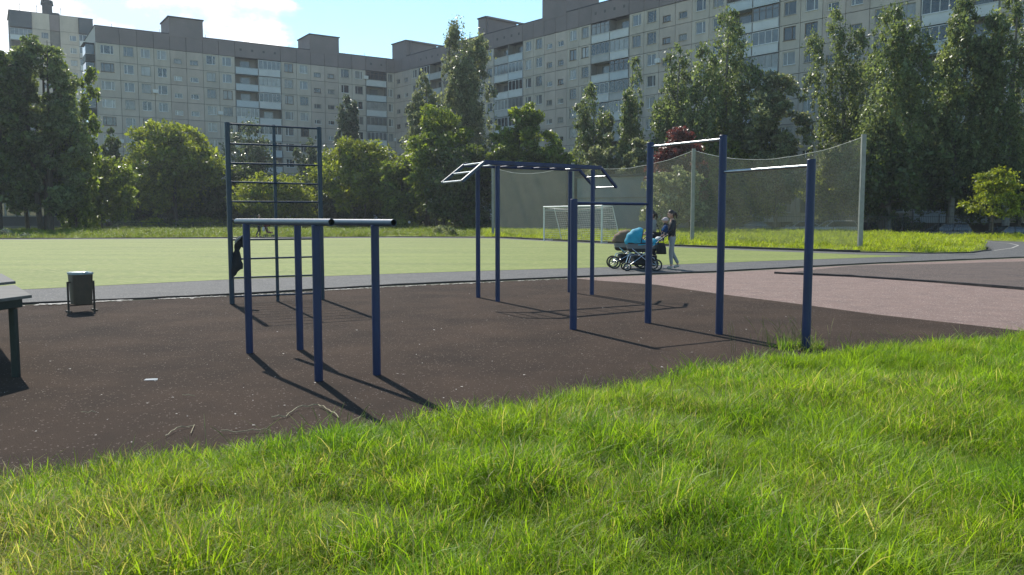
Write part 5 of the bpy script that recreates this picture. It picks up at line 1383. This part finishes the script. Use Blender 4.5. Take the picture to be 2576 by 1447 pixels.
# ================================================================== PRAMS, BAGS
def wheel(parent, x, y, rad, wd=.035, spokes=8):
    w = MB().tube([(x+rad*cos(2*pi*k/24), y, rad+rad*sin(2*pi*k/24)+.0) for k in range(24)], wd*.5, 8, closed=True).build('wheel', M_tyre, parent, True)
    b = MB(); b.tube([(x+(rad-.022)*cos(2*pi*k/24), y, rad+(rad-.022)*sin(2*pi*k/24)) for k in range(24)], .009, 6, closed=True)
    b.tube([(x,y-.03,rad),(x,y+.03,rad)], .02, 8)
    for k in range(spokes): a = 2*pi*k/spokes+.2; b.tube([(x,y,rad),(x+(rad-.022)*cos(a),y,rad+(rad-.022)*sin(a))], .0055, 5)
    b.build('rim', mat('dull_rim', (.22,.22,.22), None, 10, .45, metal=.6), w, True); return w
def pram(label, loc, rz, fab, cotm, trim, rf=.16, rr=.17, basket=True, dome=.36):
    r = thing('pram', label, 'pram', loc, rz)
    for s in (-1,1):
        wheel(r, .43, s*.26, rf); wheel(r, -.36, s*.29, rr)
        b = MB(); zf, zr = rf, rr
        b.tube([(-.36,s*.27,zr),(-.30,s*.25,.34),(.05,s*.23,.47),(.33,s*.22,.40),(.43,s*.25,zf)], .013, 8)
        b.tube([(.30,s*.22,.60),(.06,s*.24,.40),(-.16,s*.26,.22),(-.36,s*.27,zr)], .013, 8)
        b.tube([(.43,s*.25,zf),(.10,s*.235,.34),(-.22,s*.23,.62),(-.34,s*.227,.725)], .014, 8)
        b.build('chassis_side', M_chrome, r, True)
    MB().tube([(-.36,-.29,rr),(-.36,.29,rr)], .012, 8).build('rear_axle', M_chrome, r, True); MB().tube([(.43,-.26,rf),(.43,.26,rf)], .012, 8).build('front_axle', M_chrome, r, True)
    MB().tube([(-.33,-.227,.717),(-.50,-.225,.86),(-.58,-.222,.92),(-.66,-.22,.965),(-.70,-.15,.98),(-.71,0,.985),(-.70,.15,.98),(-.66,.22,.965),(-.58,.222,.92),(-.50,.225,.86),(-.33,.227,.717)], .017, 10).build('handle', M_blackp, r, True)
    if basket:
        def br(z, k): return [(x_*k-.02, y_*k, z) for x_, y_ in ((-.34,-.2),(.26,-.2),(.32,0),(.26,.2),(-.34,.2),(-.4,0))]
        MB().loft([br(.14,.86), br(.2,1.0), br(.40,1.02)]).build('basket', M_black, r)
    def oval(z, a, bb, x0=0.0, n=28, dz=0.0):
        pts = []
        for k in range(n):
            t = 2*pi*k/n; c, s = cos(t), sin(t); ex = .6
            pts.append((x0+a*math.copysign(abs(c)**ex, c), bb*math.copysign(abs(s)**ex, s), z+dz*sin(5*t)))
        return pts
    MB().loft([oval(.50,.34,.16), oval(.53,.39,.20), oval(.585,.405,.212), oval(.60,.412,.217)]).build('carrycot_base', trim, r, True)
    MB().loft([oval(.597,.408,.214), oval(.66,.42,.222), oval(.735,.43,.23)]).build('carrycot', cotm, r, True)
    MB().loft([oval(.728,.436,.236), oval(.765,.44,.238)]).build('carrycot_rim', trim, r, True)
    # soft apron over the foot half
    rows = []
    for i in range(9):
        u = i/8; x = -.44+.58*u; row = []
        for j in range(13):
            tt_ = j/12; y = -.245+.49*tt_; edge = abs(2*tt_-1)
            w = .245*(1-max(0,(.12-u)/.12)**2*.35)
            row.append((x, -w+2*w*tt_, .70+(.15+.03*sin(u*9))*(1-edge**3)+.012*sin(11*u+7*tt_)))
        rows.append(row)
    MB().loft(rows, cap=False, closed=False).build('apron', fab, r, True)
    # hood: pleated quarter dome at the front end, opening towards the handle
    rows = []; na = 15
    for i in range(na):
        a = radians(-6)+radians(108)*i/(na-1); pl = 1+.07*abs(sin(i*pi/3.5)); row = []
        for j in range(17):
            t = pi*j/16; cy = cos(t); k = sin(t)**.72 if sin(t) > 0 else 0
            row.append((.06+cos(a)*.40*pl*k, .238*cy*(1+.02*sin(i*pi/3.5)), .755+sin(a)*dome*pl*k))
        rows.append(row)
    h = MB().loft(rows, cap=False, closed=False).build('hood', fab, r, True)
    MB().tube([(p[0]*1.01, p[1]*1.01, p[2]) for p in rows[-1]], .012, 6).build('hood_edge', trim, h, True)
    MB().loft([[ (p[0]*.97,p[1]*.97,p[2]-.004) for p in row] for row in rows], cap=False, closed=False).build('hood_lining', trim, h, True)
    return r
tq = (3.60, 22.95, 0)
pt = pram('turquoise pram with grey carrycot rolling nearest the tall post', tq, pi, M_turq, mat('slate_carrycot', (.14,.155,.17), None, 8, .8), M_darkpant, .10, .15, True, .40)
pbx = (1555.5-1296)/2093*23.75+.43
pbp = pram('brown pram with grey banded carrycot leading the turquoise pram', (pbx, 23.95, 0), pi, M_taupe, M_tgrey, M_dbrown, .165, .17, True, .33)
MB().ell((-.46,.05,.86),(.10,.12,.07),12,8,0,None,lambda p: p*(1+.12*sin(p.x*60+p.y*40))).build('blanket', M_whitetop, pt, True)
hb = thing('handbag', 'black handbag hanging from the handle of the turquoise pram', 'handbag', (tq[0]+.50, tq[1]-.235, .50))
b = MB()
def hr(z, a, d): return [(a*c_, d*s_, z) for c_, s_ in ((-1,-.6),(-.8,-1),(.8,-1),(1,-.6),(1,.6),(.8,1),(-.8,1),(-1,.6))]
b.loft([hr(-.05,.125,.045), hr(-.03,.14,.06), hr(.12,.125,.055), hr(.26,.085,.03)]); b.build('bag_body', M_black, hb, True)
MB().tube([(-.07,0,.24),(-.06,.0,.36),(0,.02,.42),(.06,0,.36),(.07,0,.24)], .008, 6).build('strap', M_black, hb, True)
sb_ = thing('shoulder_bag', 'black shoulder bag worn at the waist of the woman in grey', 'bag', (w2x+.06, 24.3-.24, .86))
b = MB(); b.loft([hr(0,.12,.04), hr(.02,.13,.05), hr(.15,.13,.05), hr(.17,.12,.04)]); b.build('bag_body', M_black, sb_, True)
MB().tube([(.10,.02,.16),(.02,.08,.38),(-.05,.10,.48),(-.10,.20,.53)], .012, 6).build('strap', M_black, sb_, True)
# far stroller
st = thing('stroller', 'small dark red stroller pushed along the far touchline behind the wall bars', 'stroller', (fq.x+.72, fq.y, 0))
for s in (-1,1):
    wheel(st, -.24, s*.22, .10, .03, 5); wheel(st, .34, s*.2, .085, .03, 5)
    MB().tube([(.34,s*.2,.1),(-.05,s*.21,.52),(-.42,s*.21,1.0)], .014, 6).tube([(-.24,s*.22,.1),(.02,s*.21,.5)], .013, 6).build('chassis_side', M_blackp, st, True)
MB().tube([(-.42,-.21,1.0),(-.42,.21,1.0)], .016, 8).build('handle', M_blackp, st, True)
mr_ = mat('dark_red_fabric', (.10,.02,.022), (.07,.015,.018), 6, .85)
MB().loft([[(-.12,-.18,.34),(.26,-.17,.30),(.26,.17,.30),(-.12,.18,.34)],[(-.16,-.19,.46),(.27,-.18,.38),(.27,.18,.38),(-.16,.19,.46)]]).loft([[(-.14,-.18,.46),(-.08,-.18,.46),(-.08,.18,.46),(-.14,.18,.46)],[(-.30,-.18,.88),(-.25,-.18,.90),(-.25,.18,.90),(-.30,.18,.88)]]).build('seat', mr_, st, True)
rows = [[(-.27+.34*sin(radians(100)*i/6), .19*cos(pi*j/8), .80+.24*sin(pi*j/8)*cos(radians(55)*i/6)) for j in range(9)] for i in range(7)]
MB().loft(rows, cap=False, closed=False).build('hood', mr_, st, True)
MB().ell((-.34,-.02,.62),(.13,.12,.17),10,7,0,None,lambda p: p*(1+.15*sin(p.z*30+p.x*25))).build('basket_bag', M_whitetop, st, True)

# ================================================================== setting labels
SET = {'ground':'dull soil and rough grass spreading beneath everything', 'running_track':'grey asphalt running track round the pitch', 'pitch':'pale yellow green artificial turf pitch',
 'rubber_ground':'dark brown rubber crumb surface under the exercise equipment', 'pink_ground':'faded pink rubber surface right of the equipment', 'worn_ground':'dark worn triangular patch within the pink surface',
 'stone_chips':'pale stone chips lying along the rubber kerb', 'crumb_litter':'tiny pale crumbs of litter over the rubber', 'track_marking':'thin pale line on the bend of the track',
 'path':'pale path beyond the left verge', 'grass_bank':'raised bank of soil under the foreground grass', 'grass_stalks':'taller single grass stalks along the bank edge'}
seen = {}
KL = ['dark rubber kerb between play surface and running track','dark kerb edging the worn patch on the right','dark kerb under the grass behind the goal line','low kerb round the tip of the grass mound at the track bend','dark kerb along the far touchline']
VL = ['bright grass mound behind the goal and net','strip of rough verge beyond the far touchline','grass beyond the track bend at far right']
GL = ['dense bright green foreground grass','yellow green grass on the mound behind the goal','rough grass on the far left verge','grass blades beyond the track bend','grass tuft round the foot of the right pull-up post']
for ob in list(COL.objects):
    if ob.parent is not None or 'label' in ob: continue
    s = ob.name.split('.')[0]
    if s in SET: ob['label'] = SET[s]
    for nm, LL_ in (('kerb',KL),('grass_verge',VL),('grass',GL)):
        if s == nm: k = seen.get(nm,0); ob['label'] = LL_[min(k,len(LL_)-1)]; seen[nm] = k+1

hz = bpy.data.materials.new('thin_haze'); hz.use_nodes = True; hz.node_tree.nodes.remove(hz.node_tree.nodes['Principled BSDF'])
pv = hz.node_tree.nodes.new('ShaderNodeVolumePrincipled'); pv.inputs['Color'].default_value = (.82,.9,1,1); pv.inputs['Density'].default_value = .0003; pv.inputs['Anisotropy'].default_value = .35
hz.node_tree.links.new(pv.outputs[0], hz.node_tree.nodes['Material Output'].inputs['Volume'])
o = MB().box((-302,-152,-1.8),(302,422,58)).build('haze', hz); o['kind'] = 'stuff'; o['label'] = 'thin pale air haze filling the whole yard'
